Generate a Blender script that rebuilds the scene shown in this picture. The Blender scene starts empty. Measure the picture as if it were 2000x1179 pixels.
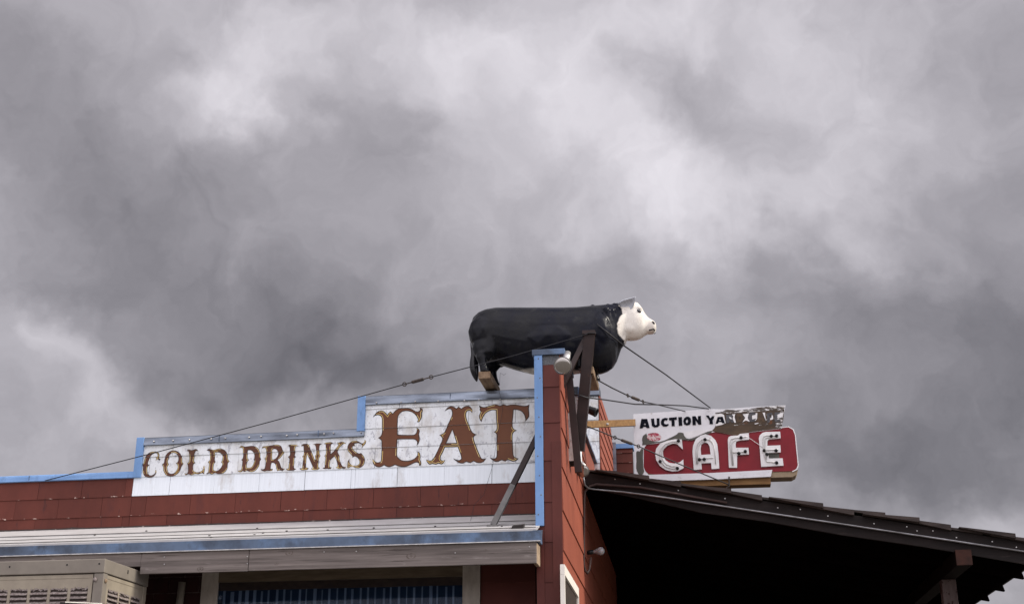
import bpy, bmesh, math, random
from mathutils import Vector, Matrix, noise
from mathutils.geometry import tessellate_polygon
random.seed(7)
R = math.radians
scene = bpy.context.scene
COL = scene.collection

# ------------------------------------------------------------------ camera
FPX, CX, CY = 2500.0, 1000.0, 589.5
YAW, PITCH, ROLL = R(8.75), R(20.3), R(-0.15)
CAM = Vector((0.0, 0.0, 1.6))
_f = Vector((-math.sin(YAW)*math.cos(PITCH), math.cos(YAW)*math.cos(PITCH), math.sin(PITCH)))
_r = Vector((math.cos(YAW), math.sin(YAW), 0)); _u = _r.cross(_f)
AX_R = _r*math.cos(ROLL) + _u*math.sin(ROLL)
AX_U = -_r*math.sin(ROLL) + _u*math.cos(ROLL)
AX_F = _f
cd = bpy.data.cameras.new('camera'); cam = bpy.data.objects.new('camera', cd); COL.objects.link(cam)
cd.sensor_width = 36.0; cd.lens = 36.0*FPX/2000.0; cd.clip_start = 0.1; cd.clip_end = 5000
m = Matrix((AX_R, AX_U, -AX_F)).transposed().to_4x4(); m.translation = CAM
cam.matrix_world = m
scene.camera = cam
scene.render.resolution_x = 1024; scene.render.resolution_y = 603

def ray(u, v): return AX_R*((u-CX)/FPX) - AX_U*((v-CY)/FPX) + AX_F
def P(u, v, y):
    d = ray(u, v); return CAM + d*(y/d.y)
def PX(u, v, x):
    d = ray(u, v); return CAM + d*((x-CAM.x)/d.x)
def PZ(u, v, z):
    d = ray(u, v); return CAM + d*((z-CAM.z)/d.z)

# ------------------------------------------------------------------ world: storm cloud deck
SUN_AZ, SUN_EL = R(89), R(38)          # azimuth measured from the camera side (-Y) towards +X
sun_dir = Vector((math.sin(SUN_AZ)*math.cos(SUN_EL), -math.cos(SUN_AZ)*math.cos(SUN_EL), math.sin(SUN_EL)))
w = bpy.data.worlds.new('World'); scene.world = w; w.use_nodes = True
nt = w.node_tree; nt.nodes.clear(); N = nt.nodes; L = nt.links
def nd(t, **k):
    n = N.new(t)
    for a, b in k.items(): setattr(n, a, b)
    return n
def mth(op, a, b=None, c=None, clamp=False):
    n = N.new('ShaderNodeMath'); n.operation = op; n.use_clamp = clamp
    for i, x in enumerate((a, b, c)):
        if x is None: continue
        if isinstance(x, (int, float)): n.inputs[i].default_value = x
        else: L.new(x, n.inputs[i])
    return n.outputs[0]
tc = nd('ShaderNodeTexCoord'); sep = nd('ShaderNodeSeparateXYZ'); L.new(tc.outputs['Generated'], sep.inputs[0])
az = mth('ARCTAN2', sep.outputs[0], sep.outputs[1]); el = mth('ARCSINE', sep.outputs[2])
comb = nd('ShaderNodeCombineXYZ'); L.new(az, comb.inputs[0]); L.new(el, comb.inputs[1])
def noise_n(vec, scale, detail=6, rough=.55, dist=0.0):
    n = nd('ShaderNodeTexNoise'); n.inputs['Scale'].default_value = scale; n.inputs['Detail'].default_value = detail
    n.inputs['Roughness'].default_value = rough; n.inputs['Distortion'].default_value = dist
    L.new(vec, n.inputs['Vector']); return n
def vmath(op, a, b):
    n = nd('ShaderNodeVectorMath', operation=op)
    for i, x in enumerate((a, b)):
        if isinstance(x, (tuple, list)): n.inputs[i].default_value = x
        else: L.new(x, n.inputs[i])
    return n
gen = tc.outputs['Generated']
warp = noise_n(gen, 5.0, 5, .55)
wv = vmath('MULTIPLY', vmath('SUBTRACT', warp.outputs['Color'], (.5, .5, .5)).outputs[0], (.20, .18, 0))
warp2 = noise_n(gen, 15.0, 5, .58)
wv2 = vmath('MULTIPLY', vmath('SUBTRACT', warp2.outputs['Color'], (.5, .5, .5)).outputs[0], (.10, .085, 0))
pos = vmath('ADD', vmath('ADD', comb.outputs[0], wv.outputs[0]).outputs[0], wv2.outputs[0]).outputs[0]
LOBES = [  # cloud masses: (u, v, half width, half height, tilt, lift)
 (500,165,130,55,-35,36),(430,105,260,95,10,20),(860,120,260,150,0,28),(1220,50,420,100,0,32),(1290,330,200,150,30,28),
 (1090,300,260,150,0,22),(1520,450,240,110,20,20),(1760,190,240,170,0,16),(150,735,190,75,28,18),(330,880,170,50,10,16),
 (1960,970,110,80,-30,30),(1500,720,230,70,0,12),(1760,330,110,60,-30,10),(1000,500,180,80,0,8),(20,640,70,50,0,12),(1980,235,70,60,-20,16),
 (260,360,230,120,25,-28),(60,230,160,240,0,-8),(570,660,330,90,15,-32),(620,735,230,55,5,-22),(760,265,90,140,0,-22),
 (660,440,260,150,0,-16),(1400,235,190,70,25,-30),(1860,520,240,150,-20,-20),(1680,640,240,110,15,-26),(1760,850,240,110,10,-28),
 (1980,720,130,220,0,-28),(1930,60,170,130,0,-8),(1180,570,260,60,0,-14),(90,510,200,80,15,-16),(350,500,260,80,30,-12),(860,820,400,60,0,-10),
 (350,770,150,70,20,-40),(600,745,190,60,0,-14),(1300,490,160,80,0,20),(1600,480,200,100,0,16),(1620,200,180,120,0,16),(400,480,180,90,0,22),(720,400,150,120,0,12),(1680,890,170,70,0,-22),(700,200,100,90,0,-18),(480,190,120,80,0,-12)]
acc = None
for (u, v, a, b, ang, amp) in LOBES:
    d = ray(u, v).normalized(); A = math.atan2(d.x, d.y); E = math.asin(d.z)
    mp = nd('ShaderNodeMapping', vector_type='TEXTURE')
    mp.inputs['Location'].default_value = (A, E, 0); mp.inputs['Rotation'].default_value = (0, 0, -R(ang))
    mp.inputs['Scale'].default_value = (a/2560/math.cos(E), b/2560, 1)
    L.new(pos, mp.inputs['Vector'])
    dt = nd('ShaderNodeVectorMath', operation='DOT_PRODUCT'); L.new(mp.outputs[0], dt.inputs[0]); L.new(mp.outputs[0], dt.inputs[1])
    g = mth('POWER', 2.718, mth('MULTIPLY', dt.outputs['Value'], -0.75))
    acc = mth('MULTIPLY_ADD', g, amp/255, acc if acc is not None else 0.662)
fb = noise_n(pos, 8.0, 5, .56, .5); fb2 = noise_n(pos, 22.0, 5, .60, .4); fb3 = noise_n(pos, 2.6, 2, .5)
val = mth('MULTIPLY_ADD', mth('SUBTRACT', fb.outputs['Fac'], .5), .24, acc)
val = mth('MULTIPLY_ADD', mth('SUBTRACT', fb2.outputs['Fac'], .5), .095, val)
val = mth('MULTIPLY_ADD', mth('SUBTRACT', fb3.outputs['Fac'], .5), .10, val)
val = mth('MAXIMUM', val, .33)
lin = mth('POWER', mth('MINIMUM', val, .93), 2.2)
# storm bank in view; unseen sky behind the camera brightened to light the facade
front = mth('SUBTRACT', mth('MULTIPLY', sep.outputs[0], .25), sep.outputs[1])
thin = nd('ShaderNodeMapRange', interpolation_type='SMOOTHSTEP'); L.new(front, thin.inputs[0])
thin.inputs[1].default_value = -.35; thin.inputs[2].default_value = .75; thin.inputs[3].default_value = 1.0; thin.inputs[4].default_value = 4.6
# an overcast deck is brighter overhead than near the horizon
zen = mth('MULTIPLY_ADD', mth('MAXIMUM', sep.outputs[2], 0.0), 1.1, .45)
front_fill = mth('MULTIPLY_ADD', mth('SUBTRACT', thin.outputs[0], 1.0), zen, 1.0)
lin = mth('MULTIPLY', lin, front_fill)
ramp = nd('ShaderNodeMix', data_type='RGBA'); ramp.inputs[6].default_value = (.995, .918, 1.035, 1); ramp.inputs[7].default_value = (1.0, .962, 1.015, 1)
L.new(val, ramp.inputs[0])
cc = vmath('SCALE', ramp.outputs[2], (0, 0, 0)); L.new(lin, cc.inputs['Scale'])
sky = nd('ShaderNodeTexSky', sky_type='NISHITA'); sky.sun_disc = False
sky.sun_elevation = SUN_EL; sky.sun_rotation = math.atan2(sun_dir.x, sun_dir.y)
skys = vmath('SCALE', sky.outputs[0], (0, 0, 0)); skys.inputs['Scale'].default_value = 0.05*0.12   # little clear sky leaks through the deck
mixc = vmath('ADD', cc.outputs[0], skys.outputs[0])
bg = nd('ShaderNodeBackground'); L.new(mixc.outputs[0], bg.inputs[0]); bg.inputs[1].default_value = 1.0
wo = nd('ShaderNodeOutputWorld'); L.new(bg.outputs[0], wo.inputs[0])

sd = bpy.data.lights.new('sun', 'SUN'); sd.energy = 3.6; sd.angle = R(10); sd.color = (1.0, .93, .82)
so = bpy.data.objects.new('sun', sd); COL.objects.link(so)
so.rotation_euler = (-sun_dir).to_track_quat('-Z', 'Y').to_euler(); so.location = (20, -5, 25)
scene.view_settings.view_transform = 'Standard'; scene.view_settings.look = 'None'
scene.view_settings.gamma = 1.0; scene.view_settings.exposure = 0.0
scene.view_settings.use_curve_mapping = False

# ------------------------------------------------------------------ materials
def mat(name, c1, c2=None, rough=.6, metal=0.0, ns=(3, 3, 3), detail=5, lo=.35, hi=.65, chips=(), bump=None, rnd=0.0, coat=0.0, edge=None, spec=.22, rough2=None):
    mt = bpy.data.materials.new(name); mt.use_nodes = True; t = mt.node_tree; n = t.nodes; l = t.links
    b = n['Principled BSDF']; b.inputs['Roughness'].default_value = rough; b.inputs['Metallic'].default_value = metal
    b.inputs['Specular IOR Level'].default_value = spec
    if coat: b.inputs['Coat Weight'].default_value = coat; b.inputs['Coat Roughness'].default_value = .12
    geo = n.new('ShaderNodeNewGeometry')
    def nz(scale, det=5, ro=.6, dist=0.):
        mp = n.new('ShaderNodeVectorMath'); mp.operation = 'MULTIPLY'; mp.inputs[1].default_value = scale
        l.new(geo.outputs['Position'], mp.inputs[0])
        k = n.new('ShaderNodeTexNoise'); k.inputs['Scale'].default_value = 1; k.inputs['Detail'].default_value = det
        k.inputs['Roughness'].default_value = ro; k.inputs['Distortion'].default_value = dist; l.new(mp.outputs[0], k.inputs['Vector']); return k.outputs['Fac']
    def step(x, a, c):
        k = n.new('ShaderNodeMapRange'); l.new(x, k.inputs[0]); k.inputs[1].default_value = a; k.inputs[2].default_value = c; return k.outputs[0]
    def mixc(f, a, c):
        k = n.new('ShaderNodeMix'); k.data_type = 'RGBA'; l.new(f, k.inputs[0])
        for i, x in ((6, a), (7, c)):
            if isinstance(x, tuple): k.inputs[i].default_value = (*x, 1)
            else: l.new(x, k.inputs[i])
        return k.outputs[2]
    f = step(nz(ns, detail), lo, hi)
    col = mixc(f, c1, c2 if c2 else c1)
    if rough2 is not None:
        k = n.new('ShaderNodeMapRange'); l.new(f, k.inputs[0]); k.inputs[3].default_value = rough; k.inputs[4].default_value = rough2; l.new(k.outputs[0], b.inputs['Roughness'])
    for (cc_, sc, a, c) in chips: col = mixc(step(nz(sc, 6, .65), a, c), col, cc_)
    if edge:   # worn lower edge of a board: (colour, height fraction, noise scale)
        tcn = n.new('ShaderNodeTexCoord'); s = n.new('ShaderNodeSeparateXYZ'); l.new(tcn.outputs['Generated'], s.inputs[0])
        q = n.new('ShaderNodeMath'); q.operation = 'MULTIPLY_ADD'; l.new(s.outputs[2], q.inputs[0]); q.inputs[1].default_value = -1/edge[1]; q.inputs[2].default_value = 1; q.use_clamp = True
        q2 = n.new('ShaderNodeMath'); q2.operation = 'MULTIPLY'; l.new(q.outputs[0], q2.inputs[0]); l.new(step(nz(edge[2], 5, .65), .55, .65), q2.inputs[1])
        col = mixc(step(q2.outputs[0], .35, .45), col, edge[0])
    if rnd:
        oi = n.new('ShaderNodeObjectInfo'); hs = n.new('ShaderNodeHueSaturation'); k = n.new('ShaderNodeMapRange')
        l.new(oi.outputs['Random'], k.inputs[0]); k.inputs[3].default_value = 1-rnd; k.inputs[4].default_value = 1+rnd
        l.new(k.outputs[0], hs.inputs['Value']); l.new(col, hs.inputs['Color']); col = hs.outputs[0]
    l.new(col, b.inputs['Base Color'])
    if bump:
        bp = n.new('ShaderNodeBump'); bp.inputs['Strength'].default_value = bump[1]; bp.inputs['Distance'].default_value = bump[2] if len(bump) > 2 else .01
        l.new(nz(bump[0], 6), bp.inputs['Height']); l.new(bp.outputs[0], b.inputs['Normal'])
    return mt
M = {}
GREY = (.36, .36, .35)
M['white_clean'] = mat('white_paint', (.80, .855, .895), (.73, .785, .82), .6, ns=(60, 5, 2), detail=3, rnd=.03, chips=(((.55, .55, .54), (5, 5, 2), .56, .72), ((.12, .12, .12), (36, 36, 44), .70, .73)), bump=((160, 5, 5), .25, .004))
M['white_dirty'] = mat('white_paint_weathered', (.80, .835, .855), (.69, .72, .725), .65, ns=(5, 5, 3), detail=6, rnd=.04,
    chips=(((.56, .55, .52), (5, 5, 2.5), .48, .66), ((.40, .41, .44), (15, 15, 9), .555, .67), ((.15, .16, .18), (44, 44, 30), .635, .69)), bump=((25, 25, 25), .3, .004))
M['red_shingle'] = mat('red_paint_shingle', (.124, .032, .0215), (.098, .025, .017), .62, ns=(3, 3, 1.5), detail=5, rnd=.15, chips=(((.085, .024, .020), (5, 5, 1.6), .56, .72), ((.070, .022, .019), (16, 16, 3), .62, .70), ((.46, .34, .29), (34, 34, 34), .735, .755)),
    edge=((.50, .36, .30), .14, (11, 11, 24)), bump=((90, 4, 4), .15, .004))
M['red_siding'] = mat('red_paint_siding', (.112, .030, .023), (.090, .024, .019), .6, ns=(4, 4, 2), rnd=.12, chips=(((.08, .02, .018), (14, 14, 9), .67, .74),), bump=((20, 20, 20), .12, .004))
M['red_side'] = mat('red_paint_sunlit_siding', (.29, .085, .052), (.245, .070, .043), .6, ns=(5, 3, 2), rnd=.12, chips=(((.13, .035, .025), (22, 22, 14), .66, .73), ((.5, .35, .28), (50, 50, 50), .77, .79)), bump=((24, 24, 24), .2, .004))  # lighter orange copy of the siding red, with the sunlight in the colour
M['backing'] = mat('tar_paper', (.03, .026, .025), rough=.9)
M['blue'] = mat('light_blue_paint', (.185, .325, .575), (.15, .275, .50), .55, ns=(4, 4, 2), chips=(((.11, .20, .36), (7, 7, 2.5), .58, .72), ((.40, .45, .50), (20, 20, 9), .68, .73), ((.20, .18, .16), (46, 46, 40), .735, .75)), bump=((30, 30, 30), .1, .003))
M['galv'] = mat('galvanised_steel', (.21, .24, .285), (.115, .13, .155), .30, metal=.85, ns=(1.6, 3, 9), detail=4, rough2=.48, chips=(((.30, .35, .42), (5, 9, 14), .62, .78),))
M['galv_blue'] = mat('weathered_blue_flashing', (.115, .160, .235), (.055, .068, .092), .5, metal=.3, ns=(2.0, 2, 2), detail=6, lo=.38, hi=.62, chips=(((.14, .215, .34), (3, 3, 2.5), .50, .68),), bump=((60, 60, 60), .2, .003))
M['awning_white'] = mat('white_awning_sheet', (.46, .452, .442), (.39, .38, .37), .55, ns=(4, 4, 4), chips=(((.30, .285, .27), (5, 20, 20), .66, .78),))
M['fascia'] = mat('weathered_grey_wood', (.215, .185, .168), (.10, .085, .077), .8, ns=(.9, 8, 22), detail=8, lo=.32, hi=.66, chips=(((.065, .053, .047), (1.6, 8, 55), .58, .68), ((.36, .33, .31), (3, 8, 18), .62, .8)), bump=((3, 10, 90), .5, .006))
M['knot'] = mat('wood_knot', (.15, .125, .11), (.09, .072, .062), .8, ns=(30, 30, 30))
M['seam'] = mat('seam_grime', (.20, .19, .18), (.10, .095, .09), .9, ns=(4, 9, 9), lo=.3, hi=.6)
M['tar'] = mat('cracked_tar', (.06, .045, .04), (.03, .022, .02), .9, ns=(5, 9, 9), chips=(((.42, .34, .30), (14, 14, 14), .60, .66),))
M['wood_end'] = mat('raw_end_wood', (.42, .32, .22), (.22, .16, .11), .8, ns=(20, 20, 8), detail=6)
M['plank'] = mat('timber_block', (.27, .19, .12), (.16, .105, .065), .75, ns=(22, 3, 22), detail=5, bump=((60, 5, 60), .3, .004))
M['trim'] = mat('window_trim_paint', (.50, .46, .41), (.36, .32, .28), .65, ns=(10, 10, 3), detail=5, chips=(((.16, .12, .09), (20, 20, 9), .66, .72),))
M['white_trim'] = mat('white_window_trim', (.80, .77, .70), (.68, .64, .57), .6, ns=(12, 12, 4))
M['dark_steel'] = mat('brown_steel_tube', (.034, .021, .019), (.022, .0145, .0135), .5, ns=(6, 6, 6), chips=(((.06, .032, .024), (14, 14, 14), .66, .74),), spec=.25)
M['grey_steel'] = mat('grey_steel_tube', (.17, .165, .158), (.11, .107, .103), .5, ns=(6, 6, 6))
M['cable'] = mat('steel_cable', (.035, .035, .038), rough=.5, metal=.4)
M['iron'] = mat('dark_iron', (.035, .032, .03), (.07, .05, .04), .55, ns=(20, 20, 20))
M['black'] = mat('black_enamel', (.012, .012, .013), rough=.35)
M['lamp_metal'] = mat('lamp_aluminium', (.55, .54, .52), (.36, .35, .34), .35, metal=.8, ns=(14, 14, 14))
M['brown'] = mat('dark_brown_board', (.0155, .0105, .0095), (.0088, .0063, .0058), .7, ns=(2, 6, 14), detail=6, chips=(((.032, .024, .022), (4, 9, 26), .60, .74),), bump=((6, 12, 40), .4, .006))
M['rafter_dark'] = mat('shaded_beam_brown', (.009, .006, .005), (.005, .0036, .003), .9, ns=(3, 8, 20), spec=.05)  # near-black copy of the beam brown; porch shade is in the colour
M['brown_dark'] = mat('shaded_underside_board', (.0045, .003, .0027), (.003, .002, .0018), .95, ns=(3, 1, 3), spec=.0)  # deep shade under the porch is put into this near-black tone
M['shake'] = mat('wood_shake', (.062, .049, .044), (.030, .024, .022), .85, ns=(3, 22, 22), detail=6, rnd=.25, bump=((8, 50, 50), .5, .008))
M['rust_wood'] = mat('reddish_brown_beam', (.045, .017, .011), (.024, .0105, .0075), .75, ns=(10, 3, 14), detail=6, bump=((40, 6, 40), .4, .005))
M['post'] = mat('peeling_post', (.125, .10, .095), (.075, .056, .053), .85, ns=(9, 9, 2.2), detail=6, chips=(((.028, .011, .010), (9, 9, 4), .54, .57), ((.19, .165, .16), (20, 20, 2.5), .62, .68)), bump=((12, 12, 4), .5, .008))
M['conduit'] = mat('steel_conduit', (.30, .30, .31), (.16, .155, .155), .35, metal=.7, ns=(4, 4, 4))
M['brown_conduit'] = mat('brown_conduit', (.060, .036, .032), (.04, .025, .022), .5, ns=(4, 4, 4))
M['cooler'] = mat('beige_enamel', (.315, .275, .21), (.255, .22, .17), .5, ns=(5, 5, 5), chips=(((.26, .22, .17), (12, 12, 12), .66, .78),))
M['cooler_grey'] = mat('faded_beige_enamel', (.225, .20, .165), (.19, .168, .14), .5, ns=(5, 5, 5), chips=(((.20, .18, .15), (9, 9, 20), .62, .75),))
M['lint'] = mat('mineral_crust', (.31, .27, .25), (.15, .12, .11), .95, ns=(40, 40, 40), detail=4, bump=((80, 80, 80), .8, .01))
M['slot'] = mat('louver_gap_brown', (.06, .047, .042), rough=.9)  # dark brown of the cooler cabinet behind the louvers
M['pipe'] = mat('putty_pipe', (.34, .30, .25), (.27, .24, .20), .5, ns=(8, 8, 8))
M['red_brown'] = mat('oxblood_brick', (.035, .008, .007), (.02, .006, .005), .7, ns=(5, 5, 5))
M['mortar'] = mat('pale_mortar', (.17, .135, .125), (.04, .02, .018), .85, ns=(20, 20, 20))
M['reflection_band'] = mat('brown_reflection_band', (.16, .085, .05), (.11, .06, .04), .8, ns=(12, 3, 20))  # brown band standing in for the awning underside reflected in the glass
M['blind'] = mat('pale_blue_blind', (.30, .315, .345), (.21, .225, .26), .7, ns=(14, 4, 1.5))
M['room'] = mat('dark_room', (.022, .038, .062), rough=.9)
M['sign_red'] = mat('sign_red_enamel', (.215, .0095, .018), (.165, .008, .014), .34, ns=(4, 4, 3), detail=5, chips=(((.34, .10, .085), (22, 22, 10), .69, .74), ((.45, .25, .22), (40, 40, 30), .75, .78)), coat=.0)
M['sign_white'] = mat('sign_white_enamel', (.76, .76, .755), (.66, .66, .655), .45, ns=(5, 5, 5), chips=(((.40, .38, .34), (9, 9, 6), .62, .74), ((.10, .09, .08), (34, 34, 34), .73, .75)))
M['sign_panel'] = mat('sign_panel_white', (.72, .73, .75), (.66, .67, .69), .5, ns=(5, 5, 5), chips=(((.47, .45, .41), (10, 10, 10), .63, .75), ((.06, .05, .05), (26, 26, 26), .70, .715)))
M['sign_bare'] = mat('bare_sign_metal', (.100, .066, .040), (.060, .043, .030), .7, ns=(4, 4, 9), detail=6, chips=(((.14, .09, .05), (5, 5, 5), .58, .72),))
M['sign_flaked'] = mat('flaked_sign_paint', (.082, .058, .038), (.048, .036, .028), .7, ns=(6, 6, 9), detail=6, chips=(((.12, .11, .105), (10, 10, 10), .60, .68), ((.60, .60, .58), (15, 15, 30), .635, .66), ((.14, .055, .022), (8, 8, 8), .64, .72)))
M['sign_flaked_heavy'] = mat('flaked_sign_paint_pale', (.09, .075, .06), (.05, .042, .036), .7, ns=(6, 6, 9), detail=6, chips=(((.20, .19, .185), (10, 10, 20), .50, .58), ((.66, .66, .65), (11, 11, 30), .525, .56), ((.13, .06, .03), (9, 9, 9), .62, .70)))
M['sign_olive'] = mat('olive_metal', (.105, .10, .082), (.065, .066, .058), .6, ns=(9, 9, 2), detail=5)
M['sign_pink'] = mat('faded_pink_paint', (.38, .055, .09), (.32, .05, .08), .6, ns=(9, 9, 9), chips=(((.62, .50, .49), (16, 16, 16), .47, .53), ((.10, .09, .075), (12, 12, 12), .58, .62)))
M['letter_black'] = mat('black_lettering', (.006, .007, .012), rough=.6, spec=.05)
M['letter_grey'] = mat('worn_black_lettering', (.055, .055, .060), (.10, .10, .105), .6, ns=(14, 14, 14))
M['neon'] = mat('neon_tube_glass', (.58, .58, .565), rough=.15, spec=.7)
M['tan_under'] = mat('tan_metal', (.30, .235, .155), (.24, .18, .115), .6, ns=(5, 5, 5), chips=(((.16, .08, .04), (7, 7, 7), .62, .74),))
M['beam_tan'] = mat('ochre_timber', (.26, .15, .06), (.17, .09, .036), .7, ns=(3, 20, 20), detail=5)
M['ln_dark'] = mat('lettering_dark_outline', (.026, .014, .010), (.045, .024, .015), .55, ns=(9, 9, 9), chips=(((.6, .58, .54), (60, 60, 60), .73, .76),))
M['ln_gold'] = mat('lettering_gold_line', (.155, .060, .026), (.62, .42, .12), .5, ns=(6, 6, 6), detail=2, lo=.46, hi=.54)
M['ln_gold2'] = mat('lettering_gold_accent', (.62, .43, .13), (.78, .62, .30), .5, ns=(9, 9, 9))
M['ln_brown'] = mat('lettering_brown', (.150, .056, .025), (.125, .045, .020), .5, ns=(4, 4, 3), chips=(((.66, .60, .54), (55, 55, 30), .735, .75), ((.09, .03, .014), (5, 5, 3), .62, .75)))
M['ln_brown2'] = mat('lettering_brown_small', (.118, .042, .026), (.085, .036, .018), .5, ns=(7, 7, 5), chips=(((.105, .055, .014), (6, 6, 9), .62, .72), ((.60, .57, .52), (48, 48, 36), .70, .73)))
M['speckle'] = mat('mineral_felt', (.15, .155, .165), (.075, .08, .085), .9, ns=(60, 60, 60), detail=3)
M['head_trim'] = mat('shade_brown_head_casing', (.16, .125, .085), (.10, .075, .05), .7, ns=(3, 10, 20))  # casing browned darker to carry the awning's shade in its colour
M['ground'] = mat('gravel_lot', (.18, .165, .15), (.13, .12, .11), .9, ns=(.6, .6, .6), detail=8, chips=(((.15, .14, .13), (30, 30, 30), .6, .7),), bump=((40, 40, 40), .5, .02))
M['porch_floor'] = mat('asphalt_slab', (.05, .048, .046), (.035, .034, .033), .9, ns=(3, 3, 3))
def glass_mat():
    mt = bpy.data.materials.new('window_glass'); mt.use_nodes = True; t = mt.node_tree; n = t.nodes; l = t.links; n.clear()
    o = n.new('ShaderNodeOutputMaterial'); mx = n.new('ShaderNodeMixShader'); g = n.new('ShaderNodeBsdfGlossy'); tr = n.new('ShaderNodeBsdfTransparent'); fr = n.new('ShaderNodeFresnel')
    g.inputs['Roughness'].default_value = .04; g.inputs['Color'].default_value = (.9, .93, 1, 1); tr.inputs['Color'].default_value = (.80, .87, .95, 1); fr.inputs['IOR'].default_value = 1.22
    l.new(fr.outputs[0], mx.inputs[0]); l.new(tr.outputs[0], mx.inputs[1]); l.new(g.outputs[0], mx.inputs[2]); l.new(mx.outputs[0], o.inputs[0]); return mt
M['glass'] = glass_mat()
def lens_mat():
    mt = bpy.data.materials.new('lamp_lens'); mt.use_nodes = True; b = mt.node_tree.nodes['Principled BSDF']
    b.inputs['Base Color'].default_value = (.34, .32, .29, 1); b.inputs['Metallic'].default_value = .9; b.inputs['Roughness'].default_value = .16; b.inputs['Coat Weight'].default_value = 1.0; b.inputs['Coat Roughness'].default_value = .03
    return mt
M['lens'] = lens_mat()
def bulb_mat():
    mt = bpy.data.materials.new('frosted_bulb'); mt.use_nodes = True; b = mt.node_tree.nodes['Principled BSDF']
    b.inputs['Base Color'].default_value = (.36, .36, .37, 1); b.inputs['Roughness'].default_value = .25; b.inputs['Subsurface Weight'].default_value = .2
    return mt
M['bulb'] = bulb_mat()

# ------------------------------------------------------------------ object helpers
def tag(o, label=None, cat=None, group=None, kind=None):
    if label: o['label'] = label
    if cat: o['category'] = cat
    if group: o['group'] = group
    if kind: o['kind'] = kind
    return o
def thing(name, loc, label, cat, group=None):
    o = bpy.data.objects.new(name, None); COL.objects.link(o); o.location = loc; o.empty_display_size = .1
    return tag(o, label, cat, group)
def link_part(o, parent):
    """mesh in world coordinates below a thing (an Empty) or below a part"""
    if parent is not None:
        o.parent = parent
        if parent.parent is None and parent.type == 'EMPTY': o.location = o.location - parent.location
        elif parent.type == 'MESH' and parent.parent is None: o.location = o.location - parent.location
    return o
def raw(name, verts, faces, mt, parent=None, smooth=False, mats=None, midx=None):
    me = bpy.data.meshes.new(name); me.from_pydata([tuple(v) for v in verts], [], faces)
    for x in (mats or [mt]): me.materials.append(M[x] if isinstance(x, str) else x)
    if midx: me.polygons.foreach_set('material_index', midx)
    if smooth: me.polygons.foreach_set('use_smooth', [True]*len(me.polygons))
    me.update()
    o = bpy.data.objects.new(name, me); COL.objects.link(o)
    return link_part(o, parent)
class MB:
    def __init__(s): s.v = []; s.f = []
    def add(s, vs, fs):
        k = len(s.v); s.v += [Vector(v) for v in vs]; s.f += [tuple(i+k for i in f) for f in fs]; return s
    def box(s, x0, x1, y0, y1, z0, z1):
        return s.add([(x0,y0,z0),(x1,y0,z0),(x1,y1,z0),(x0,y1,z0),(x0,y0,z1),(x1,y0,z1),(x1,y1,z1),(x0,y1,z1)],
                     [(0,3,2,1),(4,5,6,7),(0,1,5,4),(1,2,6,5),(2,3,7,6),(3,0,4,7)])
    def hexa(s, c8): return s.add(c8, [(0,3,2,1),(4,5,6,7),(0,1,5,4),(1,2,6,5),(2,3,7,6),(3,0,4,7)])
    def prism(s, pts, off):           # polygon (list of points) pushed by the vector off
        n = len(pts); off = Vector(off); s2 = [Vector(p)+off for p in pts]; tri = tessellate_polygon([[Vector(p) for p in pts]])
        k = [tuple(t) for t in tri] + [tuple(i+n for i in reversed(t)) for t in tri] + [(i, (i+1) % n, (i+1) % n+n, i+n) for i in range(n)]
        return s.add(list(pts)+s2, k)
    def bar(s, a, b, wd, ht, up=(0, 0, 1)):  # rectangular bar from a to b
        a = Vector(a); b = Vector(b); d = (b-a).normalized(); sd_ = d.cross(Vector(up)).normalized(); up_ = sd_.cross(d)
        c = []
        for p in (a, b):
            c += [p-sd_*wd/2-up_*ht/2, p+sd_*wd/2-up_*ht/2, p+sd_*wd/2+up_*ht/2, p-sd_*wd/2+up_*ht/2]
        return s.add(c, [(0,1,2,3),(7,6,5,4),(0,4,5,1),(1,5,6,2),(2,6,7,3),(3,7,4,0)])
    def tube(s, pts, r, n=8, cap=True):
        pts = [Vector(p) for p in pts]; rs = r if isinstance(r, (list, tuple)) else [r]*len(pts)
        k = len(s.v); ref = None
        for i, p in enumerate(pts):
            d = (pts[min(i+1, len(pts)-1)]-pts[max(i-1, 0)]).normalized()
            if ref is None: ref = d.orthogonal().normalized()
            ref = (ref - d*ref.dot(d)); ref = ref.normalized() if ref.length > 1e-5 else d.orthogonal().normalized()
            q = d.cross(ref)
            for j in range(n):
                t = 2*math.pi*j/n; s.v.append(p + (ref*math.cos(t)+q*math.sin(t))*rs[i])
        for i in range(len(pts)-1):
            for j in range(n): s.f.append((k+i*n+j, k+i*n+(j+1) % n, k+(i+1)*n+(j+1) % n, k+(i+1)*n+j))
        if cap:
            s.f.append(tuple(k+j for j in reversed(range(n)))); e = k+(len(pts)-1)*n; s.f.append(tuple(e+j for j in range(n)))
        return s
    def build(s, name, mt, parent=None, smooth=False):
        bm = bmesh.new(); vs = [bm.verts.new(v) for v in s.v]
        for f in s.f:
            try: bm.faces.new([vs[i] for i in f])
            except ValueError: pass
        bmesh.ops.recalc_face_normals(bm, faces=bm.faces)
        me = bpy.data.meshes.new(name); bm.to_mesh(me); bm.free(); me.materials.append(M[mt] if isinstance(mt, str) else mt)
        if smooth: me.polygons.foreach_set('use_smooth', [True]*len(me.polygons))
        o = bpy.data.objects.new(name, me); COL.objects.link(o); return link_part(o, parent)
def bevel(o, wd=.006, seg=2):
    b = o.modifiers.new('bevel', 'BEVEL'); b.width = wd; b.segments = seg; b.limit_method = 'ANGLE'; return o
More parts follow.
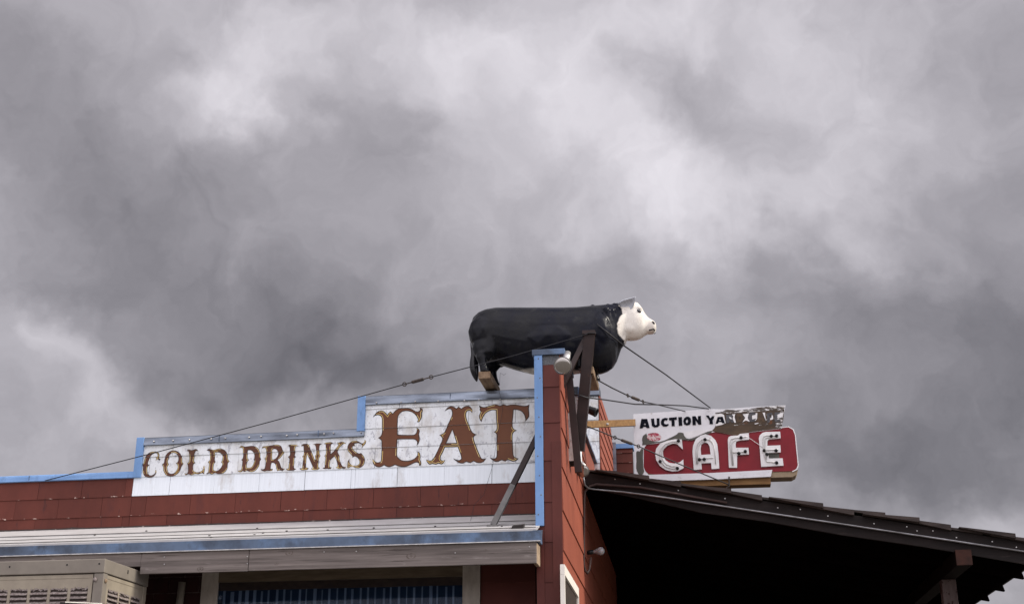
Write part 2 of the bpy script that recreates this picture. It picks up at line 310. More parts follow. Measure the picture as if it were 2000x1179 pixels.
def lathe(prof, n=20, origin=(0, 0, 0), axis=(0, 0, 1)):
    mb = MB(); ax = Vector(axis).normalized(); q = Vector((0, 0, 1)).rotation_difference(ax); k = 0
    for (r, z) in prof:
        for j in range(n):
            t = 2*math.pi*j/n; mb.v.append(Vector(origin) + q @ Vector((r*math.cos(t), r*math.sin(t), z)))
    for i in range(len(prof)-1):
        for j in range(n): mb.f.append((i*n+j, i*n+(j+1) % n, (i+1)*n+(j+1) % n, (i+1)*n+j))
    if prof[0][0] > 1e-6: mb.f.append(tuple(reversed(range(n))))
    e = (len(prof)-1)*n
    if prof[-1][0] > 1e-6: mb.f.append(tuple(e+j for j in range(n)))
    return mb

# ------------------------------------------------------------------ ground
YW = 14.62                                            # depth of the wing wall's front end
D = 15.66                                             # depth of the lettered false front
g = raw('ground', [(-400,-400,0),(400,-400,0),(400,400,0),(-400,400,0)], [(0,1,2,3)], 'ground'); tag(g, 'pale gravel lot around the cafe', 'ground', kind='structure')

# ------------------------------------------------------------------ the cafe building
bld = thing('cafe_building', (-5, D, 0), 'red shingled roadside cafe with white stepped false front lettered COLD DRINKS EAT', 'building')
vR = [772, 787, 825.5, 864.1, 904.2, 942.6, 982.7, 1020]
zR = [P(1000, v, D).z for v in vR]; zR[7] = zR[6]-.28
X_LEFT = -11.6
xS1 = P(262, 930, D).x; xS2 = P(698, 835, D).x; xW = P(1046, 900, D).x; xEnd = P(1131, 820, D).x
zLow = P(100, 928, D).z; zMid = P(480, 848, D).z; zTop = P(900, 767, D).z
ff = MB(); y0, y1 = D, D+.22
ff.box(X_LEFT, xS1, y0, y1, 0.0, zLow); ff.box(xS1+.001, xS2, y0+.001, y1, 0, zMid); ff.box(xS2+.001, xW+.2, y0+.002, y1, 0, zTop); ff.box(xW+.201, xEnd, y0+.002, y1, zR[4]-.02, zTop-.002)
# window opening is covered by the window assembly that stands proud of the wall
front = ff.build('false_front_wall', 'backing', bld)
YB, YT = -.014, -.003
def row_y(z, r): return D + YT + (YB-YT)*min(1, max(0, (zR[r]-z)/(zR[r]-zR[r+1])))
mesh_cache = {}
def shingle(xa, xb, r, ztop, mt):
    zb = zR[r+1]; zt = min(zR[r]+.012, ztop); wd = xb-xa-.004; key = (round(wd, 3), r, round(zt, 3), mt)
    xm = (xa+xb)/2
    if key not in mesh_cache:
        h = wd/2; ya = row_y(zt, r)-D; yb = row_y(zb, r)-D; t = .007
        vs = [(-h, yb, zb+.0015), (h, yb, zb+.0015), (h, yb+t, zb+.0015), (-h, yb+t, zb+.0015), (-h, ya, zt), (h, ya, zt), (h, ya+t, zt), (-h, ya+t, zt)]
        vs = [(x, y, z-zb) for x, y, z in vs]
        me = bpy.data.meshes.new('shingle'); me.from_pydata(vs, [], [(0,3,2,1),(4,5,6,7),(0,1,5,4),(1,2,6,5),(2,3,7,6),(3,0,4,7)]); me.materials.append(M[mt]); mesh_cache[key] = me
    o = bpy.data.objects.new('shingle', mesh_cache[key]); COL.objects.link(o)
    o.parent = front
    o.location = Vector((xm + random.uniform(-.0012, .0012), D + random.uniform(-.0012, .0008), zb + random.uniform(-.0015, .0015)))
    o.rotation_euler = (0, random.uniform(-.0022, .0022), 0)
SW = .6105; seam = P(961, 920, D).x
for r in range(7):
    off = seam if r % 2 == 0 else seam + SW/2
    k0 = int(math.floor((X_LEFT-off)/SW)); x = off + k0*SW
    XE = xEnd if r < 4 else xW+.1
    while x < XE:
        xa, xb = max(x, X_LEFT), min(x+SW, XE)
        cuts = sorted({xa, xb} | {c for c in (xS1, xS2) if xa < c < xb})
        for a, b in zip(cuts, cuts[1:]):
            if b-a < .02: continue
            top = zLow if b <= xS1+.001 else zMid if b <= xS2+.001 else zTop
            top -= .05
            if zR[r+1] > top-.03: continue
            mt = 'red_shingle' if (r >= 5 or b <= xS1+.001) else ('white_clean' if r == 4 else 'white_dirty')
            shingle(a, b, r, top, mt)
        x += SW

# coping of bent sheet metal along the steps
def coping(name, x0, x1, zt, zb, mt, wob=.007, yo=-.035, n=60, seed=0):
    mb = MB(); rows = []
    n = max(2, int(n*(x1-x0)/2.5))
    for i in range(n+1):
        x = x0+(x1-x0)*i/n; q = noise.noise(Vector((x*1.7, seed, 0)))*wob + noise.noise(Vector((x*5, seed+9, 0)))*wob*.35
        yb = D+yo
        rows.append([(x, yb+.022, zt), (x, yb+.006+q*.9, zt-.012), (x, yb+q*.4, (zt+zb)/2+.01), (x, yb-.004-q*1.1, zb+.02), (x, yb-.008-q*.5, zb), (x, yb+.012, zb-.004), (x, D+.26, zb), (x, D+.27, zt+.03)])
    for rr in rows: mb.v += [Vector(p) for p in rr]
    k = 8
    for i in range(n):
        for j in range(k): mb.f.append((i*k+j, i*k+(j+1) % k, (i+1)*k+(j+1) % k, (i+1)*k+j))
    mb.f.append(tuple(range(k))); mb.f.append(tuple(reversed([n*k+j for j in range(k)])))
    return mb.build(name, mt, bld, smooth=False)
zLowB = P(100, 939, D).z; zMidB = P(480, 862, D).z; zTopB = P(900, 783, D).z
coping('coping', X_LEFT, P(277, 930, D).x-.105, zLow+.01, zLowB, 'blue', .003, seed=1)
coping('coping', xS1+.106, xS2+.10, zMid+.01, zMidB, 'galv', .012, seed=2)
coping('coping', xS2+.107, xEnd, zTop+.01, zTopB, 'galv', .015, seed=3)
def riser(xl, zb, zt, wd=.105):
    o = MB().box(xl, xl+wd, D-.042, D+.26, zb, zt).build('corner_flashing', 'blue', bld); return bevel(o, .006)
riser(xS1, P(262, 933, D).z, zMid+.012)
riser(xS2, P(698, 843, D).z, zTop+.012)
for k in range(9):
    z_ = P(1053, 700+k*38, YW-.03).z; lathe([(.009, 0), (.007, .003), (.001, .004)], 7, Vector(((P(1046, 850, YW).x+P(1061, 850, YW).x)/2+.02*math.sin(k*2.1), YW-.03, z_)), (0, -1, 0)).build('nail', 'grey_steel', bld)
for k in range(12):
    p = P(300+k*36+9*math.sin(k*3), 861.5-1.62*k, D-.05); lathe([(.012, 0), (.008, .006), (.001, .008)], 7, p, (0, -1, 0)).build('nail', 'lamp_metal', bld)
for k in range(8):
    p = P(735+k*41+8*math.sin(k*2), 786-1.1*k, D-.052); lathe([(.012, 0), (.008, .006), (.001, .008)], 7, p, (0, -1, 0)).build('nail', 'lamp_metal', bld)
# lap seams in the coping sheets
for u, v0, v1 in ((623, 841, 853), (880, 770, 782), (430, 851, 863), (60, 930, 939)):
    a = P(u, v0, D); b = P(u, v1, D); MB().box(a.x, a.x+.006, D-.044, D-.03, b.z, a.z).build('lap_seam', 'galv_blue', bld)

# ---- painted lettering, cut where the shingle courses lap
def off_poly(pts, d):
    n = len(pts); area = sum(pts[i][0]*pts[(i+1) % n][1]-pts[(i+1) % n][0]*pts[i][1] for i in range(n)); s = 1 if area > 0 else -1
    out = []
    for i in range(n):
        a, b, c = Vector(pts[i-1]), Vector(pts[i]), Vector(pts[(i+1) % n])
        e1 = (b-a); e2 = (c-b)
        if e1.length < 1e-6 or e2.length < 1e-6: out.append(tuple(b)); continue
        n1 = Vector((-e1.y, e1.x)).normalized()*s; n2 = Vector((-e2.y, e2.x)).normalized()*s
        k = n1+n2; l = k.length
        if l < .35: k = k*(1/.35)*1.5
        else: k = k/l*min(1/(l/2), 1.7)
        out.append((b.x+k.x*d, b.y+k.y*d))
    return out
def smooth_poly(pts, it=1):
    for _ in range(it):
        n = len(pts); out = []
        for i in range(n):
            p0, p1, p2, p3 = (Vector(pts[(i+k) % n]) for k in (-1, 0, 1, 2))
            out.append(tuple(p1))
            a1 = (p1-p0).angle(p2-p1, 0); a2 = (p2-p1).angle(p3-p2, 0)
            if a1 < 1.1 and a2 < 1.1: mpt = (p1+p2)*.5625-(p0+p3)*.0625
            elif a1 < 1.1: mpt = (p1+p2)/2 + (p2-p1-(p1-p0)).normalized()*0 + ((p1-p0).normalized()*(p2-p1).length-(p2-p1))*.09
            elif a2 < 1.1: mpt = (p1+p2)/2 - ((p3-p2).normalized()*(p2-p1).length-(p2-p1))*.09
            else: mpt = (p1+p2)/2
            out.append(tuple(mpt))
        pts = out
    return pts
def letter(ch, org, sc, loops, ins, mats, gf=5.0, gth=.05):
    L3 = []
    for lp in loops:
        q = [P(org[0]+x/sc, org[1]+y/sc, D-.01) for x, y in lp]; L3.append(smooth_poly([(p.x, p.z) for p in q], 1))
    me_v, me_f, me_i = [], [], []
    layers = [('fill', 0, 2), ('strip', (0, ins[1]), 0), ('strip', (ins[1]*1.25, ins[2]), 1)]
    for li, (kind, dd, mi) in enumerate(layers):
        bm0 = bmesh.new()
        if kind == 'fill':
            vs = [bm0.verts.new((x, 0, z)) for l in L3 for x, z in l]
            for t in tessellate_polygon([[Vector((x, z, 0)) for x, z in l] for l in L3]):
                try: bm0.faces.new([vs[i] for i in t])
                except ValueError: pass
        else:
            for i, l in enumerate(L3):
                sg_ = 1 if i == 0 else -1
                A = off_poly(l, dd[0]*sg_); B = off_poly(l, dd[1]*sg_); n = len(l)
                va = [bm0.verts.new((x, 0, z)) for x, z in A]; vb = [bm0.verts.new((x, 0, z)) for x, z in B]
                for q in range(n):
                    if mi == 1:
                        mx_, mz_ = l[q]; w_ = noise.noise(Vector((mx_*gf, 3.1, mz_*gf)))
                        if w_ < gth: continue
                    k = (q+1) % n
                    try: bm0.faces.new((va[q], va[k], vb[k], vb[q]))
                    except ValueError: pass
        for r in range(7):
            zt, zb = zR[r]+.0005, zR[r+1]+.0015
            bm = bm0.copy()
            bmesh.ops.bisect_plane(bm, geom=bm.verts[:]+bm.edges[:]+bm.faces[:], plane_co=(0, 0, zt), plane_no=(0, 0, 1), clear_outer=True)
            if bm.faces: bmesh.ops.bisect_plane(bm, geom=bm.verts[:]+bm.edges[:]+bm.faces[:], plane_co=(0, 0, zb), plane_no=(0, 0, -1), clear_outer=True)
            if bm.faces:
                k = len(me_v); bm.verts.index_update()
                me_v += [(v.co.x, row_y(v.co.z, r)-.0026-.0012*li, v.co.z) for v in bm.verts]
                for f in bm.faces:
                    ids = [v.index+k for v in f.verts]
                    a, b, c = (Vector(me_v[i]) for i in ids[:3])
                    if (b-a).cross(c-a).y > 0: ids.reverse()
                    me_f.append(ids); me_i.append(mi)
            bm.free()
        bm0.free()
    o = raw('painted_letter', me_v, me_f, None, front, mats=mats, midx=me_i)
    o['label'] = 'brown painted letter %s with dark and gold edging' % ch
    return o
BIG = ['ln_dark', 'ln_gold2', 'ln_brown']; SML = ['ln_dark', 'ln_gold2', 'ln_brown2']
LET = {}
LET['E'] = ((720,785),8.733,[[(72,262),(100,215),(140,165),(200,140),(255,148),(295,185),(322,215),(340,180),(372,157),(400,178),(412,190),(450,145),(510,105),(590,95),(670,98),(740,115),(800,150),(850,155),(880,125),(868,92),(905,100),(925,140),(905,185),(910,230),(895,290),(860,340),(822,335),(845,305),(825,255),(790,210),(740,170),(680,152),(610,150),(550,175),(515,220),(500,270),(497,400),(497,550),(600,556),(740,556),(790,545),(820,500),(818,432),(850,450),(872,490),(858,540),(868,590),(870,650),(850,710),(818,740),(830,690),(810,650),(770,632),(700,630),(520,632),(490,650),(487,780),(485,905),(510,945),(560,985),(630,998),(710,990),(780,960),(830,905),(830,835),(870,860),(887,920),(880,975),(900,1030),(890,1080),(860,1078),(860,1045),(820,1025),(760,1045),(690,1080),(610,1105),(520,1095),(450,1070),(420,1085),(350,1108),(290,1090),(265,1075),(220,1100),(160,1110),(110,1085),(75,1040),(70,955),(100,1000),(150,1025),(195,1015),(212,985),(220,830),(222,680),(205,640),(160,605),(205,575),(225,520),(228,440),(228,300),(210,240),(160,218),(110,228)]])
LET['A'] = ((825,785),9.069,[[(395,160),(420,120),(465,80),(520,68),(570,85),(600,110),(640,75),(690,110),(740,75),(800,60),(850,80),(885,130),(880,190),(850,155),(810,150),(780,180),(775,250),(800,340),(830,410),(860,490),(905,545),(965,572),(915,605),(910,650),(940,740),(985,860),(1030,960),(1060,1000),(1130,992),(1090,1050),(1030,1078),(960,1072),(905,1045),(850,1080),(780,1055),(720,1085),(650,1075),(590,1035),(540,990),(600,1015),(655,1025),(690,1000),(680,940),(650,860),(625,790),(400,795),(360,890),(325,960),(325,1010),(360,1035),(408,1020),(380,1070),(340,1100),(285,1085),(240,1105),(180,1090),(130,1105),(90,1070),(68,1010),(110,1030),(170,1025),(210,970),(260,870),(310,760),(345,690),(350,630),(300,580),(370,550),(405,500),(440,420),(490,310),(525,220),(520,150),(490,120),(440,128)],[(530,485),(425,725),(605,720)]])
LET['T'] = ((925,780),9.067,[[(105,100),(145,125),(200,130),(280,105),(380,80),(440,95),(470,105),(530,80),(590,100),(650,85),(740,85),(830,100),(900,110),(950,100),(990,78),(980,150),(985,220),(985,300),(950,350),(912,388),(915,330),(890,260),(840,205),(770,180),(710,180),(700,300),(690,440),(705,510),(770,545),(710,575),(690,640),(695,800),(705,970),(735,1020),(800,1040),(745,1085),(690,1095),(610,1065),(560,1095),(500,1070),(440,1100),(370,1095),(320,1060),(285,1015),(340,1040),(385,1035),(408,990),(408,800),(408,640),(395,600),(355,570),(400,540),(412,480),(405,400),(395,190),(330,185),(250,215),(185,280),(140,395),(100,330),(100,270),(125,215),(105,180),(112,140),(92,125)]])
for ch in 'EAT': letter(ch, *LET[ch], (0, .010, .0195), BIG, 5.0, .02)
o1, s1 = (272, 860), 10.526; o2, s2 = (462, 855), 14.286; o3, s3 = (580, 850), 13.333
SMALL = [
('C',o1,s1,[[(300,225),(220,240),(150,300),(105,390),(95,450),(60,495),(80,540),(75,620),(90,690),(130,740),(200,760),(280,745),(340,690),(355,630),(335,590),(330,660),(290,700),(230,715),(180,680),(165,600),(175,530),(210,505),(175,470),(195,400),(230,330),(290,270),(350,255),(385,290),(375,330),(325,330),(360,365),(330,400),(380,375),(410,405),(435,380),(400,350),(420,300),(400,250),(350,225)]]),
('O',o1,s1,[[(710,200),(620,225),(550,300),(515,390),(510,450),(465,490),(495,540),(500,610),(540,690),(600,730),(680,735),(770,695),(840,620),(865,540),(910,470),(880,430),(880,350),(850,270),(790,220)],[(700,245),(640,280),(600,360),(585,440),(610,488),(575,540),(585,620),(620,670),(680,680),(740,650),(785,580),(795,510),(755,465),(795,430),(805,360),(780,280)]]),
('L',o1,s1,[[(980,215),(1000,180),(1040,185),(1080,195),(1120,185),(1170,170),(1220,215),(1170,210),(1145,250),(1130,330),(1120,410),(1155,455),(1110,490),(1110,600),(1150,640),(1220,650),(1300,610),(1325,560),(1315,510),(1350,580),(1340,640),(1335,690),(1290,665),(1220,690),(1150,680),(1075,712),(1020,690),(960,712),(930,670),(980,680),(1005,640),(1005,540),(985,465),(1025,430),(1030,330),(1025,240),(1005,215)]]),
('D',o1,s1,[[(1390,200),(1430,170),(1480,180),(1540,190),(1600,170),(1680,165),(1760,195),(1810,270),(1820,370),(1855,420),(1820,470),(1815,560),(1770,640),(1700,680),(1620,685),(1560,665),(1500,690),(1440,670),(1400,690),(1380,675),(1420,650),(1430,560),(1440,480),(1410,435),(1450,400),(1455,300),(1450,220)],[(1560,245),(1555,330),(1550,400),(1570,432),(1535,480),(1525,600),(1580,625),(1640,600),(1690,540),(1710,470),(1680,440),(1710,400),(1715,320),(1680,260),(1620,240)]]),
('D',o2,s2,[[(75,275),(130,215),(200,230),(250,235),(330,225),(430,215),(540,240),(620,310),(660,410),(660,530),(685,590),(650,640),(640,740),(590,840),(510,920),(420,945),(330,925),(290,905),(230,940),(180,910),(130,945),(60,935),(40,905),(110,900),(145,850),(160,720),(165,640),(130,605),(175,560),(185,420),(180,300),(150,265)],[(320,340),(310,440),(305,560),(350,605),(300,660),(285,820),(350,830),(430,800),(480,700),(500,630),(470,600),(500,560),(490,430),(450,370),(390,335)]]),
('R',o2,s2,[[(705,285),(740,235),(820,225),(900,210),(980,205),(1060,185),(1170,185),(1250,230),(1285,320),(1330,405),(1290,450),(1220,550),(1140,610),(1190,650),(1230,760),(1270,840),(1350,855),(1290,910),(1210,900),(1140,920),(1115,850),(1090,740),(1040,690),(980,690),(960,760),(955,860),(1020,860),(990,910),(910,915),(850,910),(780,930),(700,900),(680,860),(740,870),(790,850),(810,720),(815,630),(775,570),(820,530),(835,420),(830,320),(800,265)],[(1000,320),(990,440),(990,590),(1080,575),(1150,480),(1160,400),(1130,330),(1060,300)]]),
('I',o2,s2,[[(1430,220),(1480,185),(1570,180),(1660,185),(1730,230),(1660,225),(1640,290),(1635,420),(1625,490),(1660,520),(1615,560),(1610,700),(1605,830),(1665,860),(1600,900),(1510,910),(1420,900),(1380,855),(1450,850),(1465,700),(1475,580),(1430,520),(1485,480),(1490,380),(1485,260),(1460,215)]]),
('N',o3,s3,[[(105,275),(160,220),(250,215),(310,240),(360,370),(420,520),(465,640),(485,600),(470,530),(500,480),(495,300),(460,240),(415,230),(500,210),(550,205),(665,215),(600,250),(585,320),(585,470),(610,525),(575,580),(560,720),(555,820),(600,840),(560,880),(480,900),(400,890),(370,850),(420,860),(400,780),(340,650),(270,490),(250,560),(240,720),(240,830),(310,850),(270,890),(190,905),(110,900),(75,850),(140,850),(150,720),(165,580),(135,545),(175,500),(180,380),(175,270)]]),
('K',o3,s3,[[(700,215),(760,185),(850,170),(900,175),(945,210),(890,230),(880,330),(880,480),(960,400),(1040,310),(1090,230),(1030,215),(1080,185),(1170,160),(1240,180),(1290,215),(1230,210),(1160,260),(1090,350),(1060,410),(1080,480),(1110,530),(1100,590),(1130,680),(1170,770),(1210,810),(1280,820),(1240,865),(1170,850),(1120,875),(1060,850),(1010,820),(1060,820),(1060,770),(1030,650),(980,540),(930,580),(870,640),(850,760),(855,820),(910,830),(870,870),(790,865),(710,870),(670,840),(725,830),(730,700),(745,580),(715,530),(750,480),(755,330),(750,230)]]),
('S',o3,s3,[[(1760,110),(1800,150),(1780,220),(1740,260),(1690,330),(1700,270),(1670,220),(1600,195),(1530,205),(1490,230),(1530,280),(1480,270),(1450,290),(1450,340),(1490,390),(1560,440),(1620,465),(1670,450),(1710,500),(1760,580),(1770,660),(1740,760),(1680,820),(1600,850),(1500,830),(1430,800),(1340,850),(1310,820),(1320,740),(1330,660),(1370,610),(1365,680),(1400,750),(1470,785),(1560,780),(1620,740),(1630,670),(1590,590),(1530,545),(1490,545),(1445,575),(1440,530),(1380,460),(1325,390),(1320,300),(1350,220),(1420,155),(1520,135),(1610,155),(1690,205),(1745,185),(1765,150)]])]
for a in SMALL: letter(*a, (0, .0062, .0135), SML, 9.0, -.02)

# ---- wing wall at the corner: front end, blue edge, cap; its right side runs back as the side wall
xWl = P(1046, 850, YW).x; xWr = P(1095, 850, YW).x; zWt = P(1070, 682, YW).z
sd_dir = ray(1345, 1512); sd_dir = Vector((sd_dir.x-0.0, sd_dir.y, 0)); sd_dir.normalize()
if abs(sd_dir.y) < 1e-6: sd_dir = Vector((0, 1, 0))
def side(y, z, out=0.0):           # a point on the side wall plane
    t = (y-YW)/sd_dir.y; nrm = Vector((sd_dir.y, -sd_dir.x, 0)); return Vector((xWr, YW, z)) + sd_dir*t*1.0 + nrm*out
def sideP(u, v, out=0.0):          # pixel -> side wall plane
    nrm = Vector((sd_dir.y, -sd_dir.x, 0)); o = Vector((xWr, YW, 0)) + nrm*out; d = ray(u, v); return CAM + d*((o-CAM).dot(nrm)/d.dot(nrm))
def sy(u): return sideP(u, 900).y
zR1 = sideP(1130, 826).z; yR1 = sideP(1130, 826).y; zR2 = sideP(1165, 915).z; yR2 = sideP(1165, 915).y
ysec = [(YW, zWt-.03), (D-.02, zWt-.03), (D+.20, zR1+.15), (yR1, zR1), (yR2, zR2), (27, zR2-.2)]
prof = [side(YW+.012, 0, -.012)] + [side(max(y, YW+.012), z, -.012) for y, z in ysec] + [side(27, 0, -.012)]
wingw = Vector((xWl-xWr+.03, 0, 0))
wmb = MB().prism(prof, wingw); wing = wmb.build('wing_wall', 'backing', bld)
# front end siding boards
vW = [712, 755.4, 825.4, 899, 979.8, 1058, 1136, 1215]; zW = [P(1080, v, YW).z for v in vW]
zW.append(0.6)
xTr = P(1061, 850, YW).x
for i in range(len(zW)-1):
    zt, zb = zW[i], zW[i+1]
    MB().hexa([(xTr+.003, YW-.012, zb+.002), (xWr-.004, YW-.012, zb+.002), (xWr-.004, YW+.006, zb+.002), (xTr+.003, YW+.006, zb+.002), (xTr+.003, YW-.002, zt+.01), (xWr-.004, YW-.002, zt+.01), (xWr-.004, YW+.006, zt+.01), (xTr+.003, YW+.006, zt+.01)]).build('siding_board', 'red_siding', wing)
MB().box(xTr+.002, xWr-.002, YW-.004, YW+.006, zW[0]+.001, zWt-.04).build('flashing', 'speckle', wing)['label'] = 'grey mineral flashing below the cap'
zBl = P(1050, 1027, YW).z
bevel(MB().box(xWl-.006, xTr, YW-.03, YW+.03, zBl, zWt-.04).build('corner_trim', 'blue', wing), .004)
bevel(MB().box(xWl-.03, P(1103, 690, YW-.03).x, YW-.04, D-.05, P(1070, 692, YW-.04).z, P(1070, 681, YW-.04).z).build('cap_flashing', 'galv_blue', wing), .004)
MB().box(P(1078, 900, YW).x, xWr+.004, YW-.022, YW+.002, 0, P(1085, 862, YW).z).build('corner_board', 'red_siding', wing)
MB().box(xWl+.0, xTr, YW-.004, YW+.03, 0, zBl-.005).build('lower_siding', 'red_siding', wing)
# side wall lap siding, each board a piece
vS = [684, 762, 835, 911, 996, 1074, 1150, 1225, 1300]; zS = [P(1095, v, YW).z for v in vS] + [1.2, .6]
def top_at(y):
    for (ya, za), (yb, zb) in zip(ysec, ysec[1:]):
        if ya <= y <= yb: return za+(zb-za)*(y-ya)/(yb-ya)
    return zR2-.2
for i in range(len(zS)-1):
    zt, zb = zS[i], zS[i+1]
    ya = YW; k = 0
    while ya < 26.5:
        yb = min(ya + (1.1 + .55*((i*7+k*3) % 4)), 26.9)
        segs = [ya]+[y for y, _ in ysec if ya+.01 < y < yb-.01]+[yb]
        lo_pts = [(y, zb+.002) for y in segs]; hi_pts = [(y, min(zt+.01, top_at(min(max(y, YW), 26.99)))) for y in segs]
        # drop boards above the raking top
        if all(h[1] <= zb+.01 for h in hi_pts): ya = yb; k += 1; continue
        mb = MB(); n = len(segs)
        for (y, z), (y2, z2) in zip(lo_pts, hi_pts):
            z2 = max(z2, z+.003); fr = (z2-z)/(zt-zb)
            mb.v += [side(y, z, .018), side(y, z2, .018-.014*fr), side(y, z2, -.01), side(y, z, -.01)]
        for q in range(n-1):
            for j in range(4): mb.f.append((q*4+j, q*4+(j+1) % 4, (q+1)*4+(j+1) % 4, (q+1)*4+j))
        mb.f.append((0, 1, 2, 3)); e = (n-1)*4; mb.f.append((e+3, e+2, e+1, e))
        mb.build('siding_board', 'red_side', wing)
        ya = yb + .004; k += 1
# raking trim on the side parapet and the leaning brown board beside the wing
for a, b in (((yR1, zR1), (yR2, zR2)),):
    MB().bar(side(a[0], a[1]+.01, -.05), side(b[0], b[1]+.01, -.05), .20, .035).build('raking_flashing', 'galv_blue', wing)
pA, pB = P(1111, 728, 15.2), P(1130, 922, 15.2)
MB().bar(pA, pB, .085, .06, up=(0, 1, 0)).build('downspout', 'dark_steel', bld)
# end of the lettered wall beyond the wing
MB().box(xEnd-.004, xEnd+.006, D-.045, D+.25, zTop-.13, zTop).build('corner_flashing', 'blue', bld)
MB().box(xEnd-.003, xEnd+.004, D-.018, D+.22, zR[4]+.02, zTop-.131).build('corner_board', 'white_clean', bld)

# ---- side window under the porch
sw = MB(); a = sideP(1099, 1101, .03); zt = a.z
for (ya, yb, za, zb_) in ((a.y, a.y+2.0, zt-.11, zt), (a.y, a.y+.06, zt-1.4, zt-.112), (a.y+1.94, a.y+2.0, zt-1.4, zt-.112), (a.y, a.y+2.0, zt-1.5, zt-1.402)):
    sw.hexa([side(ya, za, -.0), side(ya, za, .05), side(yb, za, .05), side(yb, za, 0), side(ya, zb_, 0), side(ya, zb_, .05), side(yb, zb_, .05), side(yb, zb_, 0)])
win2 = sw.build('side_window', 'white_trim', bld); win2['label'] = 'white framed side window under the porch'
MB().hexa([side(a.y+.06, zt-1.4, .019), side(a.y+.06, zt-1.4, .025), side(a.y+1.94, zt-1.4, .025), side(a.y+1.94, zt-1.4, .019), side(a.y+.06, zt-.112, .019), side(a.y+.06, zt-.112, .025), side(a.y+1.94, zt-.112, .025), side(a.y+1.94, zt-.112, .019)]).build('screen', 'iron', win2)
MB().hexa([side(a.y+.10, zt-1.4, .026), side(a.y+.10, zt-1.4, .038), side(a.y+.14, zt-1.4, .038), side(a.y+.14, zt-1.4, .026), side(a.y+.10, zt-.112, .026), side(a.y+.10, zt-.112, .038), side(a.y+.14, zt-.112, .038), side(a.y+.14, zt-.112, .026)]).build('sash', 'trim', win2)

# ---- rear parapet pier and low rear wall seen above the porch
YP2 = 20.75
xa, xb = P(1112, 800, YP2).x, P(1171, 800, YP2).x; zt = P(1150, 758, YP2).z; zb = P(1150, 930, YP2).z
zRoof = P(1141, 925, 17.9).z
rear = MB().box(xa, xb-.01, YP2+.02, 23.4, zRoof, zt-.05).build('rear_parapet', 'backing', bld)
vv = [773, 820, 862, 905, 950]; zz = [P(1150, v, YP2).z for v in vv]
for z1, z2 in zip(zz, zz[1:]):
    MB().hexa([(xa, YP2-.004, z2+.004), (xb-.02, YP2-.004, z2+.004), (xb-.02, YP2+.015, z2+.004), (xa, YP2+.015, z2+.004), (xa, YP2+.006, z1), (xb-.02, YP2+.006, z1), (xb-.02, YP2+.015, z1), (xa, YP2+.015, z1)]).build('shingle', 'white_dirty', rear)
bevel(MB().box(xa-.02, xb+.01, YP2-.04, 21.0, P(1150, 774, YP2).z, zt+.02).build('cap_flashing', 'galv', rear), .02)
# orange lit return with boards dropping away behind
def PXs(u, v): return PX(u, v, xb)
rt_top = [(1172, 776), (1181, 822), (1190, 868), (1199, 914)]
yb2 = P(1200, 914, YP2)
for i in range(8):
    f0, f1 = i/8, (i+1)/8
    y_a, y_b = YP2, YP2+2.6
    z1, z2 = zt-.06-.42*f0*3.6, zt-.06-.42*f1*3.6
    lean = .36
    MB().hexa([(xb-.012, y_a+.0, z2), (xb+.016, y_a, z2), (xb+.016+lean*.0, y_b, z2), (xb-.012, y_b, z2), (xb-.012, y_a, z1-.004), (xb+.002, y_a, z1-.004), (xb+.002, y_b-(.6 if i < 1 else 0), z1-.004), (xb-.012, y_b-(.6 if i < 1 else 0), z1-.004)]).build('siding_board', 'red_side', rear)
MB().bar((xb+.02, YP2+2.62, zb-.6), (xb+.02, YP2+2.62, zt-.3), .10, .05, up=(0, 1, 0)).build('corner_board', 'galv', rear)
YLW = 23.6
lx0, lx1 = P(1190, 900, YLW).x, P(1236, 900, YLW).x
lw = MB().box(lx0, lx1, YLW, YLW+.2, zRoof, P(1215, 868, YLW).z).build('low_rear_wall', 'backing', bld)
vv = [875, 885, 904, 925, 950]; zz = [P(1215, v, YLW).z for v in vv]
for z1, z2 in zip(zz, zz[1:]):
    MB().hexa([(lx0, YLW-.03, z2+.004), (lx1, YLW-.03, z2+.004), (lx1, YLW-.005, z2+.004), (lx0, YLW-.005, z2+.004), (lx0, YLW-.012, z1), (lx1, YLW-.012, z1), (lx1, YLW-.005, z1), (lx0, YLW-.005, z1)]).build('shingle', 'red_shingle', lw)
MB().box(lx0-.05, lx1+.02, YLW-.05, YLW+.25, P(1215, 876, YLW).z, P(1215, 867, YLW).z).build('cap_flashing', 'blue', lw)

